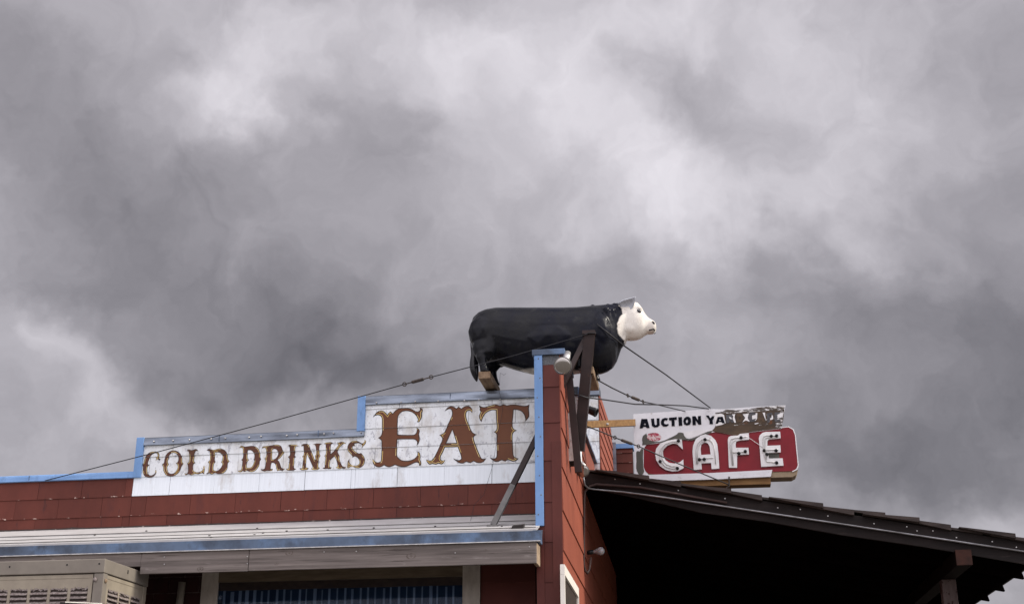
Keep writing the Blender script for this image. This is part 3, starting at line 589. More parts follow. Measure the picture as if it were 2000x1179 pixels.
# ---- awning over the front window
YA = 14.30
xAe = P(1048, 1080, YA).x
zA0 = P(1000, 1006, D).z; zA1 = P(1000, 1038, YA+.02).z
zBt, zBb = P(1045, 1036, YA-.03).z, P(1045, 1055, YA-.03).z
zFb = P(1045, 1099.5, YA).z
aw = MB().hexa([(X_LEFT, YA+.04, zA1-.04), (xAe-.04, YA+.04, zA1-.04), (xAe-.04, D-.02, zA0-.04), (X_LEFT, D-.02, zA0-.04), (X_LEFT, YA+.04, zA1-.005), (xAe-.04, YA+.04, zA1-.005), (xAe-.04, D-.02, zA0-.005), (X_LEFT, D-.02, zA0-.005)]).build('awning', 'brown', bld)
def slope(y): return zA1+(zA0-zA1)*(y-YA)/(D-YA)
ys = [YA+.015, YA+.16, YA+.72, D-.022]
for i, (a, b) in enumerate(zip(ys, ys[1:])):
    t = .012-.003*i
    n = 60; mb = MB(); rows = []
    for k in range(n+1):
        x = X_LEFT+(xAe-X_LEFT)*k/n; q = noise.noise(Vector((x*1.3, i*4, 0)))*.004
        mb.v += [Vector((x, a, slope(a)+t+.012+q)), Vector((x, b, slope(b)+t+q*.5)), Vector((x, b, slope(b))), Vector((x, a, slope(a)+.001))]
    for k in range(n):
        for j in range(4): mb.f.append((k*4+j, k*4+(j+1) % 4, (k+1)*4+(j+1) % 4, (k+1)*4+j))
    mb.f.append((0, 1, 2, 3)); mb.f.append((n*4+3, n*4+2, n*4+1, n*4))
    mb.build('roof_sheet', 'awning_white', aw)
for yy_, th_ in ((ys[1], .006), (ys[2], .006), (YA+.40, .003)):
    n = 70; mb = MB()
    for k in range(n+1):
        x = X_LEFT+(xAe-.03-X_LEFT)*k/n; q = noise.noise(Vector((x*2.2, yy_*5, 1)))*.003; hh_ = slope(yy_)+.0215
        mb.v += [Vector((x, yy_-th_+q, hh_-.004)), Vector((x, yy_-th_+q, hh_+.002)), Vector((x, yy_+th_+q, hh_+.004)), Vector((x, yy_+th_+q, hh_-.004))]
    for k in range(n):
        for j in range(4): mb.f.append((k*4+j, k*4+(j+1) % 4, (k+1)*4+(j+1) % 4, (k+1)*4+j))
    mb.f.append((0, 1, 2, 3)); mb.f.append((n*4+3, n*4+2, n*4+1, n*4)); mb.build('sheet_seam', 'seam', aw)
for u, v in ((286, 1036), (185, 1044), (409, 1045), (497, 1043), (514, 1040), (502, 1031), (412, 1048), (560, 1036), (730, 1030), (850, 1027), (980, 1027), (640, 1034)):
    d_ = ray(u, v); best = None
    for k in range(60):
        yk = YA+.05+k*.02; p = P(u, v, yk)
        if p.z <= slope(yk)+.024: best = p; break
    if best: lathe([(.016, -.004), (.013, .004), (.004, .006)], 7, best, (0, -.35, 1)).build('tar_dab', 'backing', aw)
# ragged tar joint where the roof meets the wall
n = 160; mb = MB()
for k in range(n+1):
    x = X_LEFT+(xW-.01-X_LEFT)*k/n; q = .010+.016*max(0, noise.noise(Vector((x*3.1, 2, 5))))+.010*max(0, noise.noise(Vector((x*11, 7, 1))))
    mb.v += [Vector((x, D-.030, zA0-.01)), Vector((x, D-.024, zA0+.004+q)), Vector((x, D-.004, zA0+.004+q)), Vector((x, D-.004, zA0-.01))]
for k in range(n):
    for j in range(4): mb.f.append((k*4+j, k*4+(j+1) % 4, (k+1)*4+(j+1) % 4, (k+1)*4+j))
mb.f.append((0, 1, 2, 3)); mb.f.append((n*4+3, n*4+2, n*4+1, n*4)); mb.build('tar_joint', 'tar', aw)
# dark tar patch, cleat and flashing at the end
MB().prism([P(998, 1033, YA+.10), P(1000, 1027, YA+.10), P(1022, 1024, YA+.10), P(1022, 1031, YA+.10)], (0, .12, .035)).build('tar_patch', 'backing', aw)
# drip edge
n = 90; mb = MB(); k = 4
for i in range(n+1):
    x = X_LEFT+(xAe+.06-X_LEFT)*i/n; q = noise.noise(Vector((x*1.5, 3, 0)))*.008; q2 = noise.noise(Vector((x*2.1, 8, 0)))*.006
    mb.v += [Vector((x, YA-.028+q*.3, zBb)), Vector((x, YA-.03+q, zBt+q2)), Vector((x, YA+.10, zBt+.03)), Vector((x, YA-.004, zBb+.004))]
for i in range(n):
    for j in range(k): mb.f.append((i*k+j, i*k+(j+1) % k, (i+1)*k+(j+1) % k, (i+1)*k+j))
mb.f.append((0, 1, 2, 3)); mb.f.append((n*k+3, n*k+2, n*k+1, n*k))
mb.build('drip_edge', 'galv_blue', aw)
MB().box(X_LEFT, xAe+.05, YA-.045, YA-.026, zBb-.008, zBb+.002).build('drip_lip', 'lamp_metal', aw)
xJ = P(487, 1090, YA).x; xN = P(275, 1110, YA).x; zN = P(268, 1106, YA).z
bevel(MB().box(xJ+.003, xAe, YA-.02, YA+.02, zFb, zBb-.004).build('fascia_board', 'fascia', aw), .005)
bevel(MB().box(xN, xJ-.003, YA-.018, YA+.02, zFb-.004, zBb-.004).build('fascia_board', 'fascia', aw), .005)
bevel(MB().box(X_LEFT, xN-.001, YA-.018, YA+.02, zN, zBb-.004).build('fascia_board', 'fascia', aw), .005)
bevel(MB().box(xAe-.042, xAe+.002, YA+.021, YW-.03, zFb+.003, zBb-.01).build('end_board', 'wood_end', aw), .004)
MB().box(xAe-.04, xAe+.03, YA-.02, YW-.05, zBb+.003, zBt+.01).build('end_flashing', 'galv_blue', aw)
for u, v in ((1034, 1057), (1034, 1067), (889, 1079), (483, 1086), (483, 1100), (633, 1077), (696, 1076), (321, 1087), (321, 1101)):
    p = P(u, v, YA-.022); lathe([(.0, .0), (.008, .0), (.006, .004), (0, .005)], 8, p, (0, -1, 0)).build('nail', 'lamp_metal', aw)
for u, v in ((826-0, 968-0),): pass
for u, v, r_ in ((565, 1079, .035), (697, 1074, .022), (803, 1085, .042), (391, 1110, .03), (948, 1074, .016), (540, 1100, .018)):
    p = P(u, v, YA-.0206); lathe([(0, 0), (r_*.35, 0), (r_*.36, .0004), (0, .0005)], 14, p, (0, -1, 0)).build('knot', 'knot', aw)
    q = MB(); n = 22
    for k in range(n):
        t = 2*math.pi*k/n
        for rr_ in (.8+.08*math.sin(3*t), 1.0+.1*math.sin(2*t+1)): q.v.append(p+Vector((math.cos(t)*rr_*r_*1.25, -.0003, math.sin(t)*rr_*r_*.85)))
    for k in range(n): a = 2*k; b = 2*((k+1) % n); q.f.append((a, b, b+1, a+1))
    q.build('knot', 'knot', aw)
# rafters under the awning
for i in range(16):
    x = X_LEFT+.4+i*.61
    if x < xAe-.1: MB().hexa([(x, YA+.03, zA1-.16), (x+.04, YA+.03, zA1-.16), (x+.04, D-.03, zA0-.16), (x, D-.03, zA0-.16), (x, YA+.03, zA1-.041), (x+.04, YA+.03, zA1-.041), (x+.04, D-.03, zA0-.041), (x, D-.03, zA0-.041)]).build('rafter', 'brown', aw)

# ---- lower front wall: red boards, window with blinds
yl = D-.02
wl, wr = P(394, 1150, yl-.03).x, P(938, 1140, yl-.03).x
gl, gr = P(428, 1150, yl).x, P(905, 1140, yl).x
zTt, zTb = P(700, 1098, yl-.03).z, P(700, 1130, yl-.03).z; zSill = zTb-1.5
vL = [1075, 1137, 1200, 1262, 1330]; zL = [P(1000, v, yl).z for v in vL]+[.3]
for z1, z2 in zip(zL, zL[1:]):
    MB().hexa([(wr+.003, yl-.02, z2+.003), (xW-.01, yl-.02, z2+.003), (xW-.01, yl+.012, z2+.003), (wr+.003, yl+.012, z2+.003), (wr+.003, yl-.004, z1+.01), (xW-.01, yl-.004, z1+.01), (xW-.01, yl+.012, z1+.01), (wr+.003, yl+.012, z1+.01)]).build('siding_board', 'red_siding', front)
win = MB().box(wl, gl, yl-.05, yl+.015, zSill, zTt+.3).build('front_window', 'trim', bld); win['label'] = 'wide front window with vertical blinds under the awning'
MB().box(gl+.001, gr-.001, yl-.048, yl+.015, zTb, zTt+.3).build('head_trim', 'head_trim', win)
MB().box(gr, wr, yl-.05, yl+.015, zSill, zTt+.3).build('side_trim', 'trim', win)
MB().box(gl-.05, gr+.05, yl-.10, yl+.015, zSill-.06, zSill-.001).build('sill', 'trim', win)
MB().box(gl, gr, yl+.004, yl+.009, zSill, zTb).build('room_backing', 'room', win)
MB().box(gl+.001, gr-.001, yl-.012, yl+.003, zTb-.10, zTb-.001).build('reflection_band', 'reflection_band', win)
x = gl+.06; i = 0
while x < gr-.09:
    wds = .012+.022*abs(math.sin(i*1.7))*(1.3 if i % 5 == 2 else .7) + (.02 if x < gl+.5 else 0)
    MB().box(x, x+wds, yl-.006, yl-.001, zSill, zTb-.085-.01*((i*3) % 4)).build('blind_slat', 'blind', win); x += .098+.012*math.sin(i*2.3); i += 1
MB().box(gl+.0005, gr-.0005, yl-.022, yl-.018, zSill, zTb).build('pane', 'glass', win)
# oxblood block work left of the window
bx0 = P(285, 1150, yl).x
zc = P(330, 1158, yl-.01).z
blk = MB().box(X_LEFT, wl-.004, yl-.012, yl+.012, 0, zTt+.25).build('block_wall', 'mortar', bld)
hgt = .2
xb0 = P(301, 1160, yl).x
for rr in range(-2, 10):
    zt_ = zc - rr*hgt; off = (rr % 2)*.2
    x = xb0 - 4.4 + off
    while x < wl-.004:
        x2 = min(x+.40, wl-.006); x1 = max(x, X_LEFT+.05)
        if x2-x1 > .03: MB().box(x1+.006, x2-.006, yl-.024, yl-.011, zt_-hgt+.006, zt_-.006).build('block', 'red_brown', blk)
        x += .40
pz = P(356, 1136, yl-.12).z
MB().tube([P(356, 1136, yl-.12), P(346, 1215, yl-.12), Vector((P(346, 1215, yl-.12).x, yl-.12, .1))], .045, 12).build('vent_pipe', 'pipe', bld, True)

# ------------------------------------------------------------------ porch
YPF = 17.9
po = thing('porch', (P(1140, 925, YPF).x+.1, YPF, 0), 'dark brown timber porch with shake roof sloping down beside the red side wall', 'porch')
yb_ = 27.0
def rk(u, v, y=YPF): return P(u, v, y)
top0, top1 = rk(1141, 922), rk(2048, 1066)
sl = (top1.z-top0.z)/(top1.x-top0.x)
def ztop(x): return top0.z + sl*(x-top0.x)
x0p, x1p = top0.x, top1.x
h1 = rk(1140, 922).z-rk(1140, 947).z
MB().prism([Vector((x0p, YPF-.02, ztop(x0p))), Vector((x1p, YPF-.02, ztop(x1p))), Vector((x1p, YPF-.02, ztop(x1p)-h1*.62)), Vector((x0p, YPF-.02, ztop(x0p)-h1))], (0, .045, 0)).build('rake_board', 'brown', po)
b0 = [(1150, 950), (1500, 999), (2048, 1080), (2048, 1108), (1800, 1066), (1640, 1043), (1500, 1018), (1370, 1000), (1250, 973), (1180, 958)]
MB().prism([rk(u, v, YPF+.03) for u, v in b0], (0, .05, 0)).build('rake_board', 'brown', po)
# deck with underside boards
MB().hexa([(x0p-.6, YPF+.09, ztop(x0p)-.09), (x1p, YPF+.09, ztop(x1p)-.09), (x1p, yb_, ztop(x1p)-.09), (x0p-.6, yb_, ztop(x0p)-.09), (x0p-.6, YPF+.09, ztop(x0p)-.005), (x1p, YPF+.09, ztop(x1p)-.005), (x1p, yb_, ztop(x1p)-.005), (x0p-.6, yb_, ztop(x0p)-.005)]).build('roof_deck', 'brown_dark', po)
# shake courses: butt ends step down the slope
ends = [(1205, 919), (1268, 931), (1330, 941), (1382, 949), (1428, 956), (1488, 968), (1545, 975), (1607, 987), (1667, 998), (1729, 1000), (1794, 1012), (1856, 1025), (1918, 1036), (1981, 1047), (2050, 1060)]
px_ = x0p-.05
for i, (u, v) in enumerate(ends):
    e = rk(u, v, YPF-.05); xs = px_-.30 if i else px_; th = .050+.012*((i*7) % 3)
    zt_e = max(e.z, ztop(e.x)+.045+.014*((i*5) % 3)); zs = ztop(xs)+.012+.02*(i % 2)
    yo = -.05-.045*((i*5) % 3)
    MB().hexa([(xs, YPF+yo, zs), (e.x, YPF+yo, zt_e-th), (e.x, yb_, zt_e-th), (xs, yb_, zs), (xs, YPF+yo, zs+.012), (e.x, YPF+yo, zt_e), (e.x, yb_, zt_e), (xs, yb_, zs+.012)]).build('shake_course', 'shake', po)
    px_ = e.x
# rafters with tails past the eave
tails = [(2004, 1130), (1966, 1154), (1936, 1173), (1909, 1191), (1886, 1206), (1866, 1219)]
for (u, v) in tails:
    yy = 627*YPF/(u-1413)*1.0
    e = P(u, v, yy); ztail = e.z
    xa_ = x0p+.05
    zt_ = ztop(e.x)-.092; hh = max(.15, zt_-ztail)
    MB().hexa([(xa_, yy-.05, ztop(xa_)-.092-.2), (e.x-.03, yy-.05, ztail), (e.x-.03, yy+.05, ztail), (xa_, yy+.05, ztop(xa_)-.092-.2), (xa_, yy-.05, ztop(xa_)-.092), (e.x-.08, yy-.05, zt_), (e.x-.08, yy+.05, zt_), (xa_, yy+.05, ztop(xa_)-.092)]).build('rafter', 'brown_dark', po)
# eave beam and posts
bxl, bxr = P(1867, 1090, YPF-.01).x, P(1898, 1090, YPF-.01).x; bzt, bzb = P(1880, 1073, YPF-.01).z, P(1880, 1103, YPF-.01).z
bm_ = bevel(MB().box(bxl, bxr, YPF-.02, yb_, bzb, bzt).build('beam', 'rafter_dark', po), .006)
bevel(MB().box(bxl-.002, bxr+.002, YPF-.034, YPF-.0201, bzb-.002, bzt).build('end_grain', 'rust_wood', bm_), .004)
for yy in (19.3, 23.2, 26.6):
    pm = MB(); w2 = (bxr-bxl)/2*.98; xm = (bxl+bxr)/2
    pm.v += [Vector((xm+sx*w2, yy+sy_*w2, z)) for z in (0, bzb-.001) for sx, sy_ in ((-1, -1), (1, -1), (1, 1), (-1, 1))]
    pm.f += [(0,3,2,1),(4,5,6,7),(0,1,5,4),(1,2,6,5),(2,3,7,6),(3,0,4,7)]
    bevel(pm.build('post', 'post', po), .008)
# dark back wall of the porch and slab
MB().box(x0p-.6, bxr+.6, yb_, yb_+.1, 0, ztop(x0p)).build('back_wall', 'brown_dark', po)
MB().box(x0p-.25, bxr, YPF+.3, yb_-.001, .0, .06).build('slab', 'porch_floor', po)
for u, v in ((1201, 935), (1250, 944), (1325, 957), (1416, 973), (1519, 991), (1563, 994), (1617, 1007), (1707, 1022), (1771, 1028), (1791, 1036), (1822, 1036), (1868, 1049), (1938, 1057), (1985, 1068)):
    p = rk(u, v, YPF-.02); lathe([(0, 0), (.011, 0), (.008, .006), (0, .007)], 8, p, (0, -1, 0)).build('nail', 'lamp_metal', po)
# eave wire
wire = MB().tube([P(2040, 1085, 18.1), P(2000, 1112, 19.1), P(1905, 1177, 22.8), P(1870, 1201, 24.6)], .016, 6).build('eave_cable', 'cable'); tag(wire, 'black cable strung along the rafter tails of the porch', 'cable')

# conduits along the porch rake
c1 = MB().tube([rk(1139, 930, 17.6), rk(1142, 946, 17.65), rk(1149, 953, 17.75), rk(1160, 955, YPF-.05), rk(1216, 960, YPF-.05), rk(1300, 971, YPF-.05), rk(1400, 986, YPF-.05), rk(1500, 1001, YPF-.05), rk(1700, 1031, YPF-.05), rk(1900, 1061, YPF-.05), rk(2048, 1083, YPF-.05)], .013, 8).build('conduit', 'conduit', None, True)
tag(c1, 'thin grey conduit running down the front edge of the porch roof', 'conduit')
c2 = MB().tube([rk(1420, 981, YPF-.06), rk(1250, 951, YPF-.06), rk(1165, 945, YPF-.06), rk(1152, 949, YPF-.1), rk(1142, 960, YPF-.12), rk(1141, 975, YPF-.12), rk(1140, 1100, YPF-.12), rk(1143, 1114, YPF-.12), rk(1147, 1119, YPF-.10), rk(1151, 1112, YPF-.06), rk(1154, 1088, YPF-.02)], .017, 8).build('conduit', 'brown_conduit', None, True)
tag(c2, 'brown conduit hanging in a long loop below the porch corner', 'conduit')

# ------------------------------------------------------------------ cow statue
YC = D-.10
def proj(p):
    d = p-CAM; z = d.dot(AX_F); return CX+FPX*d.dot(AX_R)/z, CY-FPX*d.dot(AX_U)/z
def cw(x, y, yy=YC): return P(880+x/4.534, 550+y/4.534, yy)      # positions along the statue's own long section
cow = thing('cow_statue', cw(750, 960), 'glossy black cow statue with white face standing on top of the false front', 'statue')
cow.location.y = YC
def loft(bm, rings, n=28, ex=2.25):
    prev = None; first = None
    for (x, zt, zb, hw, yc) in rings:
        cz = (zt+zb)/2; hh = max((zt-zb)/2, .004); r = []
        for j in range(n):
            t = 2*math.pi*j/n; c, s = math.cos(t), math.sin(t)
            r.append(bm.verts.new((x, yc+hw*math.copysign(abs(c)**(2/ex), c), cz+hh*math.copysign(abs(s)**(2/ex), s))))
        if prev:
            for j in range(n): bm.faces.new((prev[j], prev[(j+1) % n], r[(j+1) % n], r[j]))
        else: first = r
        prev = r
    bm.faces.new(list(reversed(first))); bm.faces.new(prev)
def loftz(bm, rings, n=20):      # vertical limbs: (x, y, z, rx, ry)
    prev = None; first = None
    for (x, y, z, rx, ry) in rings:
        r = [bm.verts.new((x+rx*math.cos(2*math.pi*j/n), y+ry*math.sin(2*math.pi*j/n), z)) for j in range(n)]
        if prev:
            for j in range(n): bm.faces.new((prev[j], prev[(j+1) % n], r[(j+1) % n], r[j]))
        else: first = r
        prev = r
    bm.faces.new(list(reversed(first))); bm.faces.new(prev)
def ball(bm, c, r, sc=(1, 1, 1)):
    m_ = Matrix.Translation(c) @ Matrix.Diagonal((*sc, 1)); bmesh.ops.create_icosphere(bm, subdivisions=2, radius=r, matrix=m_)
bm = bmesh.new()
def rr(lst): return [(cw(x, t).x, cw(x, t).z, cw(x, b).z, hw, YC) for x, t, b, hw in lst]
loft(bm, rr([(188,430,530,.07),(197,380,600,.18),(222,322,655,.265),(268,285,690,.31),(330,262,705,.345),(420,248,720,.365),(550,246,765,.37),(700,247,805,.385),(850,247,822,.395),(1000,247,815,.385),(1130,243,800,.375),(1230,232,808,.365),(1310,222,808,.34),(1370,214,790,.30),(1420,209,755,.26),(1455,206,700,.22),(1470,210,640,.19)]), ex=2.35)
loft(bm, rr([(1330,215,700,.27),(1420,207,660,.225),(1480,205,610,.20),(1520,203,565,.175),(1545,203,520,.16),(1575,205,505,.14)]), ex=2.1)
loft(bm, rr([(1490,235,500,.10),(1530,212,516,.135),(1575,190,521,.155),(1622,181,518,.163),(1662,193,507,.157),(1696,235,487,.138),(1722,283,470,.108),(1750,318,464,.090),(1780,338,461,.096),(1802,352,455,.095),(1815,366,430,.075),(1822,388,410,.04)]), ex=2.3)
# brisket and dewlap folds
loft(bm, rr([(1290,560,812,.20),(1360,520,800,.19),(1420,500,770,.15),(1465,480,705,.11),(1490,470,640,.075),(1515,470,575,.05),(1530,480,545,.03)]), ex=2.0)
for (xx, y0_, y1_, r_) in ((1440,300,570,.042),(1478,270,545,.040),(1512,300,525,.032),(1392,300,530,.040)):
    for s_ in (-1, 1):
        for k in range(22):
            t = k/21; p = cw(xx+18*t+10*math.sin(t*3), y0_+(y1_-y0_)*t); hw = (.235-.0011*(xx-1400)) * (1-.25*t)
            ball(bm, (p.x, YC+s_*hw, p.z), r_)
for k in range(26):   # curls on the crest
    t = k/25; p = cw(1240+250*t, 226-26*t); ball(bm, (p.x+random.uniform(-.02, .02), YC+random.uniform(-.10, .10), p.z-.028+random.uniform(-.008, .008)), random.uniform(.020, .034))
# shoulder, haunch and cheek muscle
for s_ in (-1, 1):
    p = cw(1330, 480); ball(bm, (p.x, YC+s_*.24, p.z), .17, (.9, .72, 1.5))
    p = cw(330, 490); ball(bm, (p.x, YC+s_*.205, p.z), .18, (1.25, .95, 1.4))
    p = cw(330, 640); ball(bm, (p.x, YC+s_*.25, p.z), .14, (1.15, .8, 1.3))
    p = cw(900, 560); ball(bm, (p.x, YC+s_*.20, p.z), .24, (1.9, .98, 1.0))
    p = cw(1600, 420); ball(bm, (p.x, YC+s_*.105, p.z), .085, (1.25, .6, 1.15))
    p = cw(1672, 262); ball(bm, (p.x, YC+s_*.125, p.z), .034, (1.3, .8, .9))
    p = cw(1790, 385); ball(bm, (p.x, YC+s_*.065, p.z), .042, (1.0, .7, 1.0))
    p = cw(1775, 450); ball(bm, (p.x-.01, YC+s_*.035, p.z+.008), .04, (1.3, 1.2, .55))
zcap = zTop+.035; zfoot = zcap+.092
YN, YFr = D-.40, D+.17                                   # near and far legs
hxn = P(880+300/4.534, 550+872/4.534, YN).x; hxf = P(880+405/4.534, 550+950/4.534, YFr).x
fxn = P(1136, 742, YN).x; fxf = P(1161, 742, YFr).x
zb0 = cw(300, 640).z
for (xx, yy, s_) in ((hxn, YN, -1), (hxf-.02, YFr, 1)):
    loftz(bm, [(xx+.10, YC+s_*.22, zb0+.22, .17, .13), (xx+.06, YC+s_*.23, zb0+.05, .15, .12), (xx+.015, (yy+YC+s_*.24)/2, zb0-.10, .105, .09), (xx-.035, yy, zfoot+.27, .066, .062), (xx-.045, yy, zfoot+.21, .068, .062), (xx-.02, yy, zfoot+.12, .052, .052), (xx, yy, zfoot+.04, .058, .056), (xx+.01, yy, zfoot+.004, .066, .062)])
zf0 = cw(1250, 640).z
for (xx, yy, s_) in ((fxn, YN+.02, -1), (fxf, YFr, 1)):
    loftz(bm, [(xx, YC+s_*.20, zf0+.15, .15, .12), (xx, YC+s_*.22, zf0-.05, .12, .10), (xx, yy, zfoot+.33, .085, .08), (xx+.012, yy, zfoot+.22, .068, .066), (xx, yy, zfoot+.10, .052, .052), (xx+.01, yy, zfoot+.03, .062, .058), (xx+.02, yy, zfoot+.004, .070, .062)])
bmesh.ops.recalc_face_normals(bm, faces=bm.faces)
me0 = bpy.data.meshes.new('cow_raw'); bm.to_mesh(me0); bm.free()
tmp = bpy.data.objects.new('cow_raw', me0); COL.objects.link(tmp)
rm = tmp.modifiers.new('r', 'REMESH'); rm.mode = 'VOXEL'; rm.voxel_size = .0125
sm = tmp.modifiers.new('s', 'SMOOTH'); sm.iterations = 7; sm.factor = .5
dg = bpy.context.evaluated_depsgraph_get(); dg.update()
cme = bpy.data.meshes.new_from_object(tmp.evaluated_get(dg)); cme.name = 'body'
bpy.data.objects.remove(tmp); bpy.data.meshes.remove(me0)
cme.polygons.foreach_set('use_smooth', [True]*len(cme.polygons))
# paint areas: white face, throat blaze and belly; black elsewhere
ca = cme.color_attributes.new('paint', 'FLOAT_COLOR', 'POINT')
k_px = (cw(1000, 0).x-cw(0, 0).x)/1000; xz = lambda v: ((v.x-cw(0, 500).x)/k_px, 500-(v.z-cw(500, 500).z)/k_px)
def sst(a, b, x): t = min(1, max(0, (x-a)/(b-a))); return t*t*(3-2*t)
cols = []
for v in cme.vertices:
    pu, pv = proj(Vector((v.co.x, YC-abs(v.co.y-YC), v.co.z))); px, py = (pu-880)*4.534, (pv-550)*4.534; q = noise.noise(v.co*7.0); q2 = noise.noise(v.co*22.0)
    bt = ((150, 1490), (200, 1492), (240, 1515), (285, 1525), (312, 1490), (380, 1468), (440, 1482), (500, 1515), (525, 1538), (600, 1560))
    bound = bt[0][1]
    for (a_, c_), (b2_, d_) in zip(bt, bt[1:]):
        if a_ <= py <= b2_: bound = c_+(d_-c_)*(py-a_)/(b2_-a_)
        elif py > b2_: bound = d_
    wf = sst(bound-4, bound+4, px+q*15+q2*7)
    bl = sst(768, 790, py + q*26) * sst(445, 500, px) * (1-sst(1120, 1180, px)) * (1-sst(.20, .27, abs(v.co.y-YC)))
    bl *= 0.0 if (v.co.z < zfoot+.30 and px < 470) else 1.0
    cols += [max(wf, bl), wf, 0, 1]
ca.data.foreach_set('color', cols)
mt = bpy.data.materials.new('cow_enamel'); mt.use_nodes = True; t = mt.node_tree; n_ = t.nodes; l_ = t.links; b_ = n_['Principled BSDF']
at = n_.new('ShaderNodeAttribute'); at.attribute_name = 'paint'; sp = n_.new('ShaderNodeSeparateColor'); l_.new(at.outputs['Color'], sp.inputs[0])
geo = n_.new('ShaderNodeNewGeometry')
def tn(scale, det=5, ro=.6):
    q = n_.new('ShaderNodeTexNoise'); q.inputs['Scale'].default_value = scale; q.inputs['Detail'].default_value = det; q.inputs['Roughness'].default_value = ro; l_.new(geo.outputs['Position'], q.inputs['Vector']); return q.outputs['Fac']
def mr(x, a, b, c=0., d=1.):
    q = n_.new('ShaderNodeMapRange'); l_.new(x, q.inputs[0]); [setattr(q.inputs[i+1], 'default_value', z) for i, z in enumerate((a, b, c, d))]; return q.outputs[0]
def mx(f, a, b):
    q = n_.new('ShaderNodeMix'); q.data_type = 'RGBA'; l_.new(f, q.inputs[0])
    for i, z in ((6, a), (7, b)):
        if isinstance(z, tuple): q.inputs[i].default_value = (*z, 1)
        else: l_.new(z, q.inputs[i])
    return q.outputs[2]
blk_ = mx(mr(tn(2.2), .42, .62), (.0035, .0045, .0110), (.011, .0115, .0135)); blk_ = mx(mr(tn(7, 6), .58, .72), blk_, (.020, .0205, .022)); blk_ = mx(mr(tn(34, 6), .68, .72), blk_, (.06, .058, .055))
wht = mx(mr(tn(6), .42, .66), (.78, .745, .67), (.68, .63, .55)); wht = mx(mr(tn(18, 6), .62, .74), wht, (.45, .40, .34))
l_.new(mx(sp.outputs[0], blk_, wht), b_.inputs['Base Color'])
l_.new(mr(tn(3.4), .35, .65, .22, .36), b_.inputs['Roughness']); b_.inputs['Specular IOR Level'].default_value = .10; b_.inputs['Coat Weight'].default_value = .10; b_.inputs['Coat Roughness'].default_value = .08
bp_ = n_.new('ShaderNodeBump'); bp_.inputs['Strength'].default_value = .5; bp_.inputs['Distance'].default_value = .03; l_.new(tn(4.5, 4, .5), bp_.inputs['Height']); l_.new(bp_.outputs[0], b_.inputs['Normal'])
cme.materials.clear(); cme.materials.append(mt)
body = bpy.data.objects.new('body', cme); COL.objects.link(body); link_part(body, cow)
M['cow_white'] = mat('cow_white_enamel', (.50, .52, .56), (.40, .42, .46), .4, ns=(9, 9, 9), coat=.2)
M['cow_blk'] = mat('cow_black_enamel', (.008, .008, .010), rough=.25, coat=.3)
# ears: cupped leaves standing out and up from the poll
for s_ in (-1, 1):
    mb = MB(); bs = cw(1505, 228, YC-.13); tip = cw(1640, 126, YC-.21)
    b0_ = Vector((bs.x, YC+s_*.13, bs.z-.0)); t0_ = Vector((tip.x, YC+s_*.21, tip.z-.01-(.02 if s_ > 0 else 0)))
    ax = t0_-b0_; nrm_ = Vector((.15, s_*1.0, -.30)); nrm_ = (nrm_-ax.normalized()*nrm_.dot(ax.normalized())).normalized(); wd_ = ax.normalized().cross(nrm_)
    st = 9; cr = 8
    for i in range(st+1):
        t = i/st; hw = .080*math.sin(math.pi*min(1, .30+.70*t))+.002; c0 = b0_+ax*t-Vector((-.012, 0, .022))*math.sin(math.pi*t)
        for j in range(cr+1):
            q = -1+2*j/cr; mb.v.append(c0+wd_*hw*q+nrm_*(-.045*(1-q*q))*math.sin(math.pi*min(1, t+.15)))
    for i in range(st):
        for j in range(cr): a = i*(cr+1)+j; mb.f.append((a, a+1, a+cr+2, a+cr+1))
    ear = mb.build('ear', 'cow_white', cow, True); so_ = ear.modifiers.new('t', 'SOLIDIFY'); so_.thickness = .014
# eyes, nostrils and mouth
tree_me = cme
from mathutils.bvhtree import BVHTree
bvh = BVHTree.FromPolygons([v.co.copy() for v in cme.vertices], [tuple(p.vertices) for p in cme.polygons])
def on_cow(x, y, s_=-1):
    d = ray(880+x/4.534, 550+y/4.534).normalized(); o_c = CAM.copy()
    if s_ > 0: d.y = -d.y; o_c.y = 2*YC-o_c.y            # the far side mirrors the near side
    hit = bvh.ray_cast(o_c, d); return hit[0], hit[1]
for s_ in (-1, 1):
    h, nn = on_cow(1672, 258, s_)
    if h:
        mb = MB(); 
        q = nn.rotation_difference(Vector((0, 0, 1))).inverted()
        for i in range(14):
            t = 2*math.pi*i/14; mb.v.append(h + q @ Vector((0, 0, .004)) + Vector((.040*math.cos(t), 0, .030*math.sin(t)+.006*math.cos(2*t))) + Vector((0, 0, 0)))
        mb.f.append(tuple(range(14)))
        ball_ = lathe([(.0, -.012), (.022, -.010), (.031, -.002), (.026, .008), (.014, .013), (0, .0145)], 14, h-nn*.002, nn).build('eye', 'cow_blk', cow, True)
        hl_, n2_ = on_cow(1664, 254, s_)
        if hl_: lathe([(0, .008), (.007, .010), (0, .013)], 8, hl_+n2_*.004, n2_).build('eye_glint', 'cow_white', ball_, True)
    pts = []
    for (x, y) in ((1786, 352), (1794, 360), (1801, 368), (1806, 376)):
        h, nn = on_cow(x, y, s_)
        if h: pts.append(h+nn*.002)
    if len(pts) > 1: MB().tube(pts, [.007, .013, .013, .006][:len(pts)], 8).build('nostril', 'cow_blk', cow, True)
    pts = []
    for (x, y) in ((1756, 428), (1766, 427), (1778, 424), (1790, 421), (1800, 419), (1806, 424), (1802, 436)):
        h, nn = on_cow(x, y, s_)
        if h: pts.append(h+nn*.001)
    if len(pts) > 2: MB().tube(pts, .0085, 6).build('mouth', 'cow_blk', cow, True)
